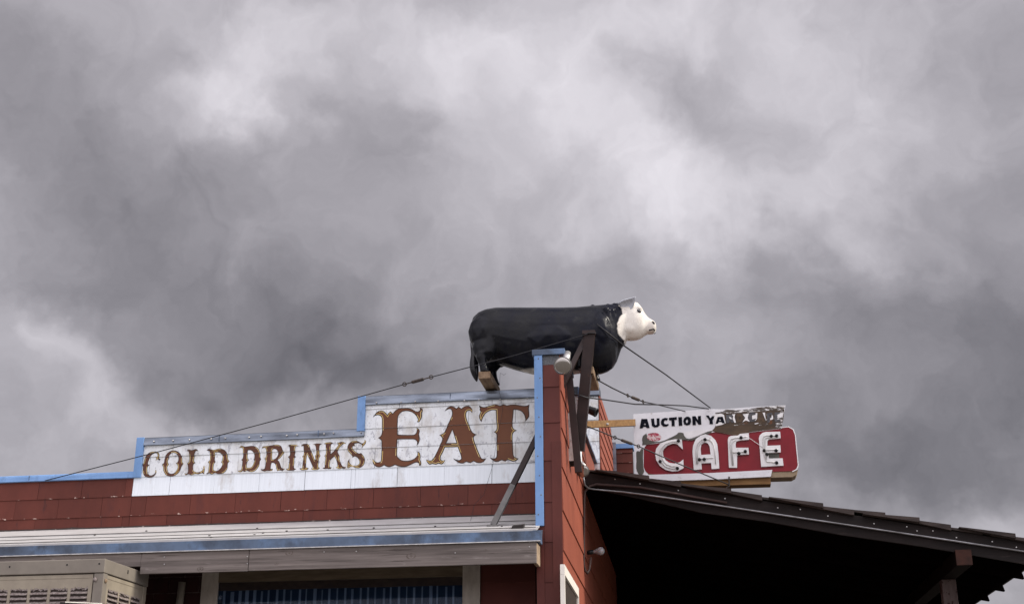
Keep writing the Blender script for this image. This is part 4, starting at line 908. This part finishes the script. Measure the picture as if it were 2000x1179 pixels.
# tail
tp = [cw(205, 470), cw(196, 560), cw(208, 640), cw(212, 680), cw(208, 760), cw(222, 830), cw(236, 892)]
for p in tp: p.y = YC-.02
MB().tube(tp, [.035, .035, .034, .055, .066, .050, .006], 12).build('tail', 'cow_blk', cow, True).modifiers.new('s', 'SUBSURF').levels = 1
# timber bearers under the hooves
for xx, nm in ((hxn+.005, 'near'), ((fxn+fxf)/2+.02, 'far')):
    bevel(MB().box(xx-.07, xx+.08, YN-.07, D+.30, zcap+.001, zfoot+.001).build('bearer', 'plank', cow), .004)

# ------------------------------------------------------------------ steel bracing at the cow's shoulder
apex = P(1152, 650, YN-.10)
fr = thing('steel_brace_frame', P(962, 1030, YA+.42), 'leaning brown steel tubes meeting at the cow statue shoulder', 'brace')
foot = P(963, 1030, YA+.40); mid = P(998, 957, YA+.40+.2)
foot = Vector((foot.x, foot.y, slope(foot.y)+.02))
ap2 = P(1147, 655, YN-.05)
mid = foot + (ap2-foot)*.20
MB().bar(mid, ap2, .064, .064, up=(0, 1, 0)).build('raking_tube', 'dark_steel', fr)
o_ = MB().bar(foot, mid-(ap2-foot).normalized()*.002, .064, .064, up=(0, 1, 0)).build('raking_tube', 'grey_steel', fr); o_['label'] = 'grey lower end of the raking tube'  # lower stretch of the tube in the lighter grey
MB().box(foot.x-.06, foot.x+.07, foot.y-.08, foot.y+.06, foot.z-.03, foot.z-.005).build('base_plate', 'grey_steel', fr)
lowp = P(1131, 880, YN+.10)
MB().bar(P(1152, 652, YN-.10), lowp, .13, .11, up=(0, 1, 0)).build('post', 'dark_steel', fr)
MB().box(apex.x-.09, apex.x+.07, apex.y-.07, apex.y+.09, apex.z-.03, apex.z+.015).build('gusset', 'dark_steel', fr)

# ------------------------------------------------------------------ hanging sign
YS = 18.6
sg = thing('hanging_sign', P(1400, 935, YS), 'weathered red CAFE sign with peeling white AUCTION YARD panel above the porch roof', 'sign')
def z4(x, y, yy=YS): return P(1200+x/5.263, 770+y/5.263, yy)
def sheet(name, pts, off, th, mt, parent=sg, smooth_it=0, label=None):
    if smooth_it: pts = smooth_poly([(p.x, p.z) for p in pts], smooth_it); pts = [Vector((x, YS-off, z)) for x, z in pts]
    else: pts = [Vector((p.x, YS-off, p.z)) for p in pts]
    o = MB().prism(pts, (0, th, 0)).build(name, mt, parent)
    if label: o['label'] = label
    return o
cab = [(300,740),(302,560),(305,470),(330,430),(420,415),(1000,385),(1700,345),(1790,338),(1835,365),(1855,420),(1870,580),(1885,730),(1870,765),(1830,788),(1200,806),(420,825),(345,810),(312,780)]
cab2 = [(x, y+(58 if y > 700 else 0)) for x, y in cab]
sheet('cabinet', [z4(*p) for p in cab2], 0, .30, 'tan_under', label='tan sheet metal cabinet behind the red face')
sheet('cabinet_face', [z4(*p) for p in [(cx_*0.9985+2, cy_*.9985+.5) for cx_, cy_ in cab]], .012, .011, 'sign_red')
sheet('rim', [z4(*p) for p in [(1700,338),(1795,330),(1845,360),(1864,420),(1895,730),(1880,772),(1832,798),(1826,790),(1870,765),(1885,730),(1855,420),(1835,365),(1790,338),(1700,346)]], .016, .02, 'sign_white')
pan = [(195,205),(600,178),(1020,153),(1120,155),(1450,130),(1758,115),(1735,250),(1722,352),(1560,372),(1400,392),(1270,430),(1160,410),(1050,385),(960,402),(860,440),(760,475),(700,458),(620,478),(560,480),(480,500),(400,510),(330,520),(302,560),(300,740),(318,790),(350,825),(300,838),(215,832),(206,500)]
panel = sheet('upper_panel', [z4(*p) for p in pan], .026, .012, 'sign_panel')
def patch(pts, off, mt, label=None, org=None): return sheet('paint_patch', [z4(*p) for p in pts], off, .0012, mt, panel, 1, label)
patch([(1000,380),(1040,325),(1036,280),(1045,215),(1120,185),(1300,178),(1500,160),(1740,140),(1745,170),(1715,350),(1560,370),(1400,390),(1270,428),(1150,408),(1060,392)], .0285, 'sign_bare')
patch([(1044,215),(1120,180),(1300,172),(1500,152),(1742,128),(1738,190),(1722,335),(1600,330),(1500,322),(1300,318),(1180,330),(1050,330),(1040,290)], .0300, 'sign_flaked')
patch([(1035,190),(1120,178),(1140,160),(1300,165),(1460,140),(1752,118),(1740,170),(1640,165),(1400,185),(1250,192),(1130,200),(1050,215)], .0315, 'sign_flaked_heavy')
patch([(1655,215),(1740,160),(1728,260),(1715,345),(1650,340),(1680,290),(1640,260)], .0315, 'sign_flaked_heavy')
patch([(285,470),(295,430),(330,405),(345,440),(380,480),(470,490),(560,455),(640,415),(660,395),(710,400),(725,440),(770,460),(860,430),(960,385),(1010,375),(990,400),(900,440),(800,475),(700,470),(560,495),(440,500),(330,520),(285,525),(290,495)], .0290, 'sign_olive')
patch([(335,450),(345,410),(400,398),(450,405),(485,440),(470,470),(420,482),(370,478)], .0305, 'sign_pink')
patch([(225,600),(240,585),(262,590),(275,560),(298,565),(298,740),(308,790),(290,828),(250,822),(225,760),(228,690)], .0290, 'sign_olive')
patch([(640,400),(760,385),(860,365),(960,370),(1000,375),(940,392),(860,425),(780,450),(730,440),(712,402)], .0280, 'sign_white')
def pl(org, sc, loops, off, mt, ch=None):
    lps = [[P(org[0]+x/sc, org[1]+y/sc, YS) for x, y in lp] for lp in loops]
    vs, fs = [], []
    for t in tessellate_polygon([[Vector((p.x, p.z, 0)) for p in lp] for lp in lps]): fs.append(tuple(t))
    for lp in lps: vs += [(p.x, YS-off, p.z) for p in lp]
    fs2 = []
    for f in fs:
        a, b, c = (Vector(vs[i]) for i in f); fs2.append(f if (b-a).cross(c-a).y < 0 else tuple(reversed(f)))
    o = raw('painted_letter', vs, fs2, mt, panel)
    if ch: o['label'] = ch
    return o
qa, sa = (1230, 785), 11.765; qb = (1380, 785)
for lp in ([[(270,395),(405,395),(460,600),(390,605),(375,575),(315,578),(300,608),(230,612)],[(350,490),(325,530),(375,530)]],
  [[(490,390),(560,385),(575,520),(600,540),(625,520),(620,380),(685,378),(690,540),(640,585),(560,590),(510,550)]],
  [[(880,380),(860,435),(810,425),(785,470),(800,510),(850,520),(890,505),(895,540),(850,570),(780,570),(725,530),(715,460),(745,395),(810,370)]],
  [[(900,370),(1085,350),(1085,415),(1030,420),(1035,560),(965,562),(960,430),(905,430)]],
  [[(1115,355),(1200,348),(1210,550),(1130,555)]],
  [[(1310,340),(1250,380),(1230,450),(1250,520),(1310,545),(1380,530),(1415,460),(1400,380),(1360,345)],[(1315,405),(1290,440),(1300,485),(1325,490),(1340,450),(1335,415)]],
  [[(1435,335),(1510,330),(1570,430),(1565,330),(1635,325),(1645,525),(1585,530),(1515,430),(1520,535),(1445,540)]],
  [[(1745,315),(1820,318),(1850,380),(1900,330),(1950,330),(1905,430),(1915,515),(1835,515),(1830,430)]]):
    pl(qa, sa, lp, .0335, 'letter_black')
pl(qb, sa, [[(160,300),(330,270),(400,300),(440,490),(350,530),(215,560),(200,520)]], .0330, 'sign_white')
pl(qb, sa, [[(255,350),(370,345),(425,495),(365,498),(340,470),(280,472),(262,505),(205,508)],[(308,400),(290,435),(330,432)]], .0340, 'letter_black')
pl(qb, sa, [[(590,290),(660,285),(640,350),(675,480),(640,485),(600,400)]], .0335, 'sign_white')
pl(qb, sa, [[(510,340),(560,360),(590,400),(540,395)]], .0345, 'sign_white')
pl(qb, sa, [[(445,300),(580,290),(615,335),(600,395),(640,480),(570,485),(540,430),(520,425),(522,488),(455,492)]], .0340, 'letter_grey')
pl(qb, sa, [[(690,285),(770,285),(830,330),(835,410),(790,465),(700,475)],[(745,340),(745,420),(780,400),(785,360)]], .0335, 'sign_bare')
pl(qb, sa, [[(830,290),(980,268),(945,360),(990,460),(900,430),(825,472),(890,370)]], .0335, 'sign_white')
pl(qb, sa, [[(1040,300),(1165,255),(1160,390),(1120,440),(1050,420)]], .0335, 'sign_white')
pl(qb, sa, [[(960,290),(1030,240),(1110,250),(1130,300),(1050,315),(1025,350),(1050,405),(1140,385),(1100,450),(1010,460),(950,400)]], .0345, 'letter_grey')
pl(qb, sa, [[(1285,250),(1340,250),(1362,440)]], .0340, 'sign_white')
pl(qb, sa, [[(1190,290),(1275,250),(1345,460),(1290,470),(1270,420),(1225,425),(1205,480),(1150,485)]], .0335, 'sign_bare')
pl(qb, sa, [[(1385,265),(1510,250),(1512,300),(1440,310),(1442,345),(1500,340),(1500,385),(1445,392),(1450,475),(1392,480)]], .0335, 'letter_grey')
pl(qb, sa, [[(1500,300),(1525,340),(1530,400),(1465,425),(1455,390),(1490,370)]], .0345, 'sign_white')
pl(qb, sa, [[(1560,250),(1680,238),(1680,285),(1615,295),(1615,325),(1670,320),(1670,362),(1618,368),(1620,410),(1690,400),(1690,450),(1565,465)]], .0335, 'letter_grey')
pl(qb, sa, [[(1640,290),(1745,262),(1748,340),(1700,372),(1620,362)]], .0345, 'sign_white')
pl(qb, sa, [[(1100,500),(1180,485),(1200,498),(1110,520)]], .0335, 'sign_white')
pl(qb, sa, [[(1580,505),(1640,488),(1660,500),(1600,515)]], .0335, 'sign_white')
# raised letters with neon tubing
def neon_letter(ch, imgpts, hole, tubes, pins):
    pts = [P(u, v, YS) for u, v in imgpts]
    mb = MB()
    lps = [pts]+([[P(u, v, YS) for u, v in hole]] if hole else [])
    tri = tessellate_polygon([[Vector((p.x, p.z, 0)) for p in l] for l in lps]); flat = [p for l in lps for p in l]; n = len(flat)
    mb.v = [Vector((p.x, YS-.045, p.z)) for p in flat]+[Vector((p.x, YS-.011, p.z)) for p in flat]
    mb.f = [tuple(t) for t in tri]
    k = 0
    for l in lps:
        c = len(l); mb.f += [(k+i, k+(i+1) % c, k+(i+1) % c+n, k+i+n) for i in range(c)]; k += c
    o = mb.build('raised_letter', 'sign_white', sg); o['label'] = 'white raised letter %s with neon tubing' % ch
    for t in tubes: MB().tube([P(u, v, YS-.054) for u, v in t], .0065, 6).build('neon_tube', 'neon', o, True)
    for (u, v) in pins: lathe([(.024, 0), (.024, .02), (.016, .024), (.014, .04), (0, .045)], 10, P(u, v, YS-.045), (0, -1, 0)).build('tube_support', 'black', o)
q4 = lambda l: [(1230+x/9.824, 830+y/9.824) for x, y in l]
q5 = lambda l: [(1390+x/9.067, 820+y/9.067) for x, y in l]
neon_letter('C', q4([(1000,285),(870,280),(720,310),(590,360),(510,460),(490,560),(510,680),(580,790),(690,865),(820,895),(930,885),(1035,830),(1030,665),(960,720),(860,745),(760,730),(690,680),(645,590),(640,510),(670,430),(740,380),(830,360),(920,380),(1020,475)]), None,
    [q4([(940,300),(820,310),(680,360),(590,460),(565,560),(590,690),(680,790),(800,830),(920,815)]), q4([(930,335),(820,345),(720,385),(635,465),(610,560),(630,660),(700,745),(800,785),(900,780)])], q4([(935,300),(585,695),(915,825)]))
neon_letter('A', [(1355.2,918),(1352.7,883),(1353.7,871),(1359,858.5),(1368.4,851.4),(1377.6,848.8),(1389,852),(1397,860),(1401,868),(1403,885),(1405,915.4),(1390,916.5),(1389,904.5),(1370,905.5),(1371,917)], [(1369.5,889),(1368.5,877),(1370,868.5),(1376,864.5),(1382,866),(1386,872),(1388,888)],
    [[(1360.5,906),(1359,880),(1362,866),(1370,858),(1378,856),(1387,859),(1393,866),(1396,880),(1398,906)], [(1363,905),(1362.5,882),(1365,869),(1371,862),(1378,860)], [(1366,896),(1380,894),(1393,893)]], [(1377, 858), (1366, 897), (1375.5, 896.5)])
neon_letter('F', q5([(305,850),(285,360),(300,310),(345,290),(460,285),(500,255),(655,240),(665,355),(500,370),(440,385),(425,420),(428,500),(650,498),(660,615),(510,625),(450,630),(450,850)]), None,
    [q5([(365,800),(325,420),(340,340),(400,318),(520,305),(620,290)]), q5([(385,800),(355,440),(375,380),(430,345)]), q5([(345,575),(460,565),(620,555)])], q5([(520, 312), (480, 590), (595, 555)]))
neon_letter('E', q5([(875,835),(835,330),(850,280),(900,235),(960,220),(1210,215),(1220,330),(1010,350),(985,380),(985,465),(1215,455),(1220,580),(1000,590),(1010,690),(1255,685),(1270,815)]), None,
    [q5([(1160,270),(980,268),(920,290),(905,340),(935,640),(975,735),(1180,745)]), q5([(955,535),(1050,525),(1180,515)]), q5([(1150,300),(990,305),(945,330),(950,500),(970,690)])], q5([(1055,285),(1150,278),(1140,540),(1150,755),(930,540),(978,605)]))
MB().tube([P(1463.5, 855, YS-.06), P(1482, 867.5, YS-.06), P(1493, 875, YS-.05)], .0035, 5).build('string', 'sign_white', sg)
patch2 = sheet('service_hatch', [P(1390+x/9.067, 820+y/9.067, YS) for x, y in [(1005,595),(1195,588),(1200,680),(1015,690)]], .016, .004, 'sign_olive')
# white board and timber under the cabinet
wb = [(320,832),(1000,812),(1622,780),(1606,850),(1100,875),(560,893),(330,905)]
sheet('lower_board', [z4(*p) for p in wb], .05, .05, 'sign_panel')
p0, p1_ = z4(420, 915, YS+.12), z4(1602, 880, YS+.12)
MB().bar(p0, p1_, .24, .16).build('support_beam', 'beam_tan', sg)
# arm from the side wall to the sign
aA, aB = side(17.2, P(1140, 829, 17.2).z, 0), P(1241, 825, YS+.06)
MB().bar(Vector((P(1140, 829, 17.4).x, 17.4, P(1140, 829, 17.4).z)), aB, .09, .095).build('sign_arm', 'beam_tan', sg)
lathe([(0, 0), (.022, 0), (.015, .01), (0, .012)], 8, P(1186, 828, 17.85), (0, -1, 0)).build('bolt', 'lamp_metal', sg)
MB().tube([P(1424, 930, YS-.06), P(1424, 949, YS-.06), P(1419, 952, YS-.06)], .012, 6).build('eye_bolt', 'iron', sg)

# ------------------------------------------------------------------ guy cables
def sag(a, b, s, n=14):
    return [a.lerp(b, i/n)-Vector((0, 0, 4*s*(i/n)*(1-i/n))) for i in range(n+1)]
def cable(pts, r, label, buckles=(), name='guy_cable'):
    t = thing(name, pts[0], label, 'cable', 'guy cables bracing the statue and sign')
    MB().tube(pts, r, 6).build('wire', 'cable', t, True)
    for a, b in buckles:
        d = (b-a).normalized(); 
        tb = MB().tube([a, a.lerp(b, .25), a.lerp(b, .3), a.lerp(b, .7), a.lerp(b, .75), b], [.008, .008, .022, .022, .008, .008], 8).build('turnbuckle', 'iron', t)
        for e in (a, b):
            rg = MB(); up_ = d.orthogonal().normalized(); sd_ = Vector((0, -1, 0)); c_ = e
            pts_ = [c_+(d*math.cos(k*math.pi/5)+d.cross(Vector((0,1,0))).normalized()*math.sin(k*math.pi/5))*.024 for k in range(11)]
            rg.tube(pts_, .007, 5).build('shackle', 'iron', tb)
    return t
ca0 = P(88, 938, D-.05); cb0 = P(790, 750, YN-.02-.15); cb1 = P(842, 736, YN-.17); cc0 = P(1164, 650, YN-.19)
cable([ca0, ca0.lerp(cb0, .33)-Vector((0, 0, .02)), ca0.lerp(cb0, .66)-Vector((0, 0, .02)), cb0, cb1, cb1.lerp(cc0, .5)-Vector((0, 0, .01)), P(1135, 656, YN-.18), P(1150, 650, YN-.18), cc0], .0062, 'long guy cable from the left parapet up to the cow shoulder', ((cb0, cb1),))
cable([P(1166, 633, YN-.10), P(1190, 652, YN-.05), P(1216, 673, YC-.12), P(1300, 731, 17.0), P(1387, 796, YS-.06)], .0095, 'steep guy cable from the cow neck down to the sign top')
k0, k1 = P(1226, 772, 16.5), P(1256, 784, 16.9)
cable([P(1166, 741, YC+.05), P(1195, 757, 16.0), k0, k1, P(1285, 790, 17.5), P(1338, 803, YS-.04)], .009, 'middle guy cable with turnbuckle from the cow hoof to the sign', ((k0, k1),))
cable([P(1112, 770, YN-.05), P(1130, 771, YN-.09), P(1146, 776, YN-.08), P(1180, 780, 15.8), P(1240, 789, 16.8), P(1290, 790, 17.5), P(1340, 792, 18.1), P(1384, 798, YS-.05)], .009, 'slack guy cable from the brown post to the sign top')
k0, k1 = P(1201, 854, 17.4), P(1247, 871, 17.7)
cable([P(1138, 829, 17.05), P(1170, 841, 17.3), k0, k1, P(1330, 907, 18.2), P(1424, 946, YS-.1)], .0095, 'low guy cable crossing the red sign face', ((k0, k1),))
hw_ = thing('loose_wire', P(982, 762, D-.07), 'thin loose wire dangling from the cow belly over the letter T', 'wire')
MB().tube([P(988, 729, YC-.2), P(984, 732, YC-.2), P(977, 728, YC-.2), P(976, 745, D-.2), P(974, 760, D-.09), P(980, 785, D-.06), P(982, 800, D-.05), P(972, 850, D-.05), P(962, 910, D-.05), P(945, 965, D-.05), P(926, 985, D-.05), P(922, 1006, D-.06), P(914, 1030, YA+.4)], .002, 5).build('strand', 'cable', hw_, True)

# ------------------------------------------------------------------ lamps
def flood(pos, aim, back, label, r=.106):
    d = aim.normalized()
    t = thing('flood_lamp', pos, label, 'lamp')
    lathe([(r*.30, -.15), (r*.42, -.13), (r*.55, -.09), (r*.86, -.035), (r, -.008), (r*1.02, 0), (r*.98, .006)], 24, pos, d).build('reflector', 'lamp_metal', t, True)
    lathe([(r*.97, .004), (r*.94, .012), (r*.8, .022), (r*.6, .030), (r*.4, .035), (r*.2, .038), (r*.02, .039)], 24, pos, d).build('lens', 'lens', t, True)
    lathe([(r*.90, .004), (r*1.0, .010), (r*1.03, .006), (r*1.03, -.004)], 24, pos, d).build('bezel', 'grey_steel', t, True)
    p0 = pos-d*.13; hx = p0 + (back-p0)*1.0
    lathe([(r*.34, 0), (r*.36, .03), (0, .031)], 14, p0-d*.03, d).build('collar', 'black', t, True)
    MB().tube([p0-d*.02, p0.lerp(back, .6), back], [r*.40, r*.42, r*.36], 14).build('socket', 'lamp_metal', t, True)
    return t
lp = P(1099, 714, YW-.28); flood(lp, Vector((-.10, -.85, -.42)), P(1109, 689, YW-.06), 'silver flood lamp at the top of the wing wall')
lp2 = P(1138, 919, 16.9); flood(lp2, Vector((-.10, -.85, -.45)), P(1131, 898, 17.2), 'flood lamp at the inner corner of the porch roof', .088)
sp_ = thing('spot_lamp', P(1128, 855, 16.6), 'small black bullet spot lamp on a thin stalk beside the brown post', 'lamp')
a_, b_2 = P(1146, 798, 16.6), P(1161, 804, 16.58)
dd = (b_2-a_).normalized()
lathe([(.028, -.01), (.045, .0), (.052, .03), (.058, .12), (.062, .15), (.050, .152), (.046, .06), (0, .05)], 18, a_, dd).build('bullet_hood', 'black', sp_, True)
MB().tube([a_, P(1143, 806, 16.6), P(1141, 812, 16.6)], .022, 8).build('knuckle', 'lamp_metal', sp_, True)
MB().tube([P(1141, 812, 16.6), P(1134, 840, 16.6), P(1129, 858, 16.6), P(1128, 905, 16.8)], .016, 8).build('stalk', 'grey_steel', sp_, True)
# bare bulb under the porch
bl_ = thing('light_bulb', P(1155, 1077, 18.4), 'bare frosted light bulb on a bracket under the porch', 'bulb')
ba = P(1158, 1077, 18.4)
lathe([(.022, 0), (.024, .03), (.030, .045), (.052, .085), (.060, .115), (.052, .145), (.028, .165), (0, .170)], 18, ba, Vector((1, -.15, .06))).build('globe', 'bulb', bl_, True)
lathe([(.03, -.10), (.032, 0), (0, .001)], 12, ba, Vector((1, -.15, .06))).build('socket', 'black', bl_, True)

# ------------------------------------------------------------------ evaporative cooler at the left
YCO = 13.47
cx1 = P(205, 1100, YCO).x; czt = P(205, 1090, YCO).z; czl = P(205, 1117, YCO).z; cx0 = cx1-1.72; cy1 = 14.62; czb = czl-1.15
co = thing('evaporative_cooler', ((cx0+cx1)/2, (YCO+cy1)/2, 0), 'beige louvered evaporative cooler box fixed beneath the awning', 'cooler')
cab_ = MB().box(cx0+.02, cx1-.02, YCO+.03, cy1, czb, czl+.002).build('cabinet', 'slot', co)
bevel(MB().box(cx0-.02, cx1, YCO, cy1+.02, czl, czt).build('lid', 'cooler_grey', co), .008)
pxa = P(180, 1140, YCO).x
bevel(MB().box(pxa+.004, cx1-.004, YCO+.012, YCO+.11, czb, czl-.004).build('corner_post', 'cooler_grey', co), .006)
bevel(MB().box(cx0+.004, cx0+.10, YCO+.012, YCO+.11, czb, czl-.004).build('corner_post', 'cooler_grey', co), .006)
bevel(MB().box(cx1-.10, cx1-.004, cy1-.09, cy1-.002, czb, czl-.004).build('corner_post', 'cooler', co), .006)
def louver_panel(name, o3, ex, en, wd, ht, cols, mt):
    """panel frame with open slots; o3 top-left corner, ex along, en outward normal"""
    ez = Vector((0, 0, 1)); mb = MB()
    def slab(x0, x1, z0, z1, d0, d1):
        mb.hexa([o3+ex*x0-ez*z1+en*d0, o3+ex*x1-ez*z1+en*d0, o3+ex*x1-ez*z1+en*d1, o3+ex*x0-ez*z1+en*d1, o3+ex*x0-ez*z0+en*d0, o3+ex*x1-ez*z0+en*d0, o3+ex*x1-ez*z0+en*d1, o3+ex*x0-ez*z0+en*d1])
    top = .15; gap = .035; cwid = (wd-.09-gap*(cols-1))/cols
    slab(0, wd, 0, top, 0, .012); slab(0, .045, top, ht, 0, .012); slab(wd-.045, wd, top, ht, 0, .012)
    for c in range(cols-1):
        x = .045+(c+1)*cwid+c*gap; slab(x, x+gap, top, ht, 0, .012)
    slab(.02, wd-.02, .03, .04, .012, .016)
    pan_ = mb.build(name, mt, co)
    rows_ = int((ht-top)/.052)
    for c in range(cols):
        x = .045+c*(cwid+gap)
        for r in range(rows_):
            z = top+.012+r*.052; q = MB()
            ctr = [o3+ex*(x+.002)-ez*(z+.034)+en*.0, o3+ex*(x+cwid-.002)-ez*(z+.034)+en*.0, o3+ex*(x+cwid-.002)-ez*(z+.046)+en*.026, o3+ex*(x+.002)-ez*(z+.046)+en*.026]
            n = 8; vs = []
            for k in range(n+1):
                t = k/n; j = random.uniform(-.004, .004); xx = x+.002+(cwid-.004)*t
                vs += [o3+ex*xx-ez*(z+.018+j)-en*.004, o3+ex*xx-ez*(z+.044+j*.6)+en*(.024+j), o3+ex*xx-ez*(z+.052+j*.6)+en*(.022+j), o3+ex*xx-ez*(z+.028)-en*.008]
            q.v = [Vector(v) for v in vs]
            for k in range(n):
                for j in range(4): q.f.append((k*4+j, k*4+(j+1) % 4, (k+1)*4+(j+1) % 4, (k+1)*4+j))
            q.f.append((0, 1, 2, 3)); q.f.append((n*4+3, n*4+2, n*4+1, n*4))
            q.build('louver', 'lint' if mt == 'cooler_grey' or r > 2 else 'lint', pan_)
        # crust above the slots
        q = MB()
        for k in range(9): 
            p = o3+ex*(x+cwid*(k+.5)/9+random.uniform(-.006,.006))-ez*(top+.002-random.uniform(-.01, .012)); q.add([p+ex*(.02+.01*random.random())+en*.004, p+ez*(.004+.010*random.random())+en*.0145, p-ex*.022+en*.004, p-ez*.018+en*.016], [(0, 1, 3), (1, 2, 3), (2, 0, 3), (0, 2, 1)])
        q.build('crust', 'lint', pan_)
    return pan_
fw = (pxa-.008)-(cx0+.105)
louver_panel('front_panel', Vector((cx0+.105, YCO+.03, czl-.012)), Vector((1, 0, 0)), Vector((0, -1, 0)), fw, .95, 6, 'cooler')
louver_panel('side_panel', Vector((cx1-.022, YCO+.115, czl-.012)), Vector((0, 1, 0)), Vector((1, 0, 0)), cy1-.095-(YCO+.115), .95, 3, 'cooler')
for u, v, yy in ((186, 1131, YCO-.002),):
    lathe([(.02, 0), (.026, .008), (.014, .018), (0, .02)], 8, P(u, v, YCO+.012), (0, -1, 0)).build('latch', 'lint', co)
lathe([(.02, 0), (.026, .008), (.014, .018), (0, .02)], 8, Vector((cx1-.004, YCO+.06, P(209, 1133, YCO+.05).z)), (1, 0, 0)).build('latch', 'plank', co)
for u, v in ((19, 1106), (131, 1102), (194, 1100)):
    lathe([(.010, 0), (.010, .004), (0, .005)], 8, P(u, v, YCO), (0, -1, 0)).build('screw', 'black', co)
p = P(254, 1117, 14.1); MB().box(cx1, cx1+.004, 14.05, 14.07, p.z-.02, p.z+.02).build('screw', 'black', co)
for sx in (cx0+.06, cx1-.08):
    for syy in (YCO+.08, cy1-.06): MB().box(sx-.03, sx+.03, syy-.03, syy+.03, 0, czb-.001).build('leg', 'iron', co)
# beaded trim hanging in front of the cooler
vl = thing('beaded_trim', P(165, 1176, YCO-.25), 'dark trim edged with white beads in front of the cooler', 'trim')
va, vb = P(118, 1174, YCO-.25), P(212, 1178, YCO-.25)
MB().bar(va-Vector((0, 0, .05)), vb-Vector((0, 0, .05)), .02, .09).build('band', 'backing', vl)
q = MB()
for k in range(34):
    c = va.lerp(vb, .12+.75*k/33)+Vector((0, -.012, -.005)); q.add([c+Vector(v)*.009 for v in ((1,0,0),(-1,0,0),(0,1,0),(0,-1,0),(0,0,1),(0,0,-1))], [(0,2,4),(2,1,4),(1,3,4),(3,0,4),(2,0,5),(1,2,5),(3,1,5),(0,3,5)])
q.build('beads', 'white_trim', vl)
MB().bar(Vector((va.x+.2, YCO-.24, va.z-.1)), Vector((va.x+.2, YCO-.24, .02)), .04, .04, up=(0, 1, 0)).build('pole', 'iron', vl)
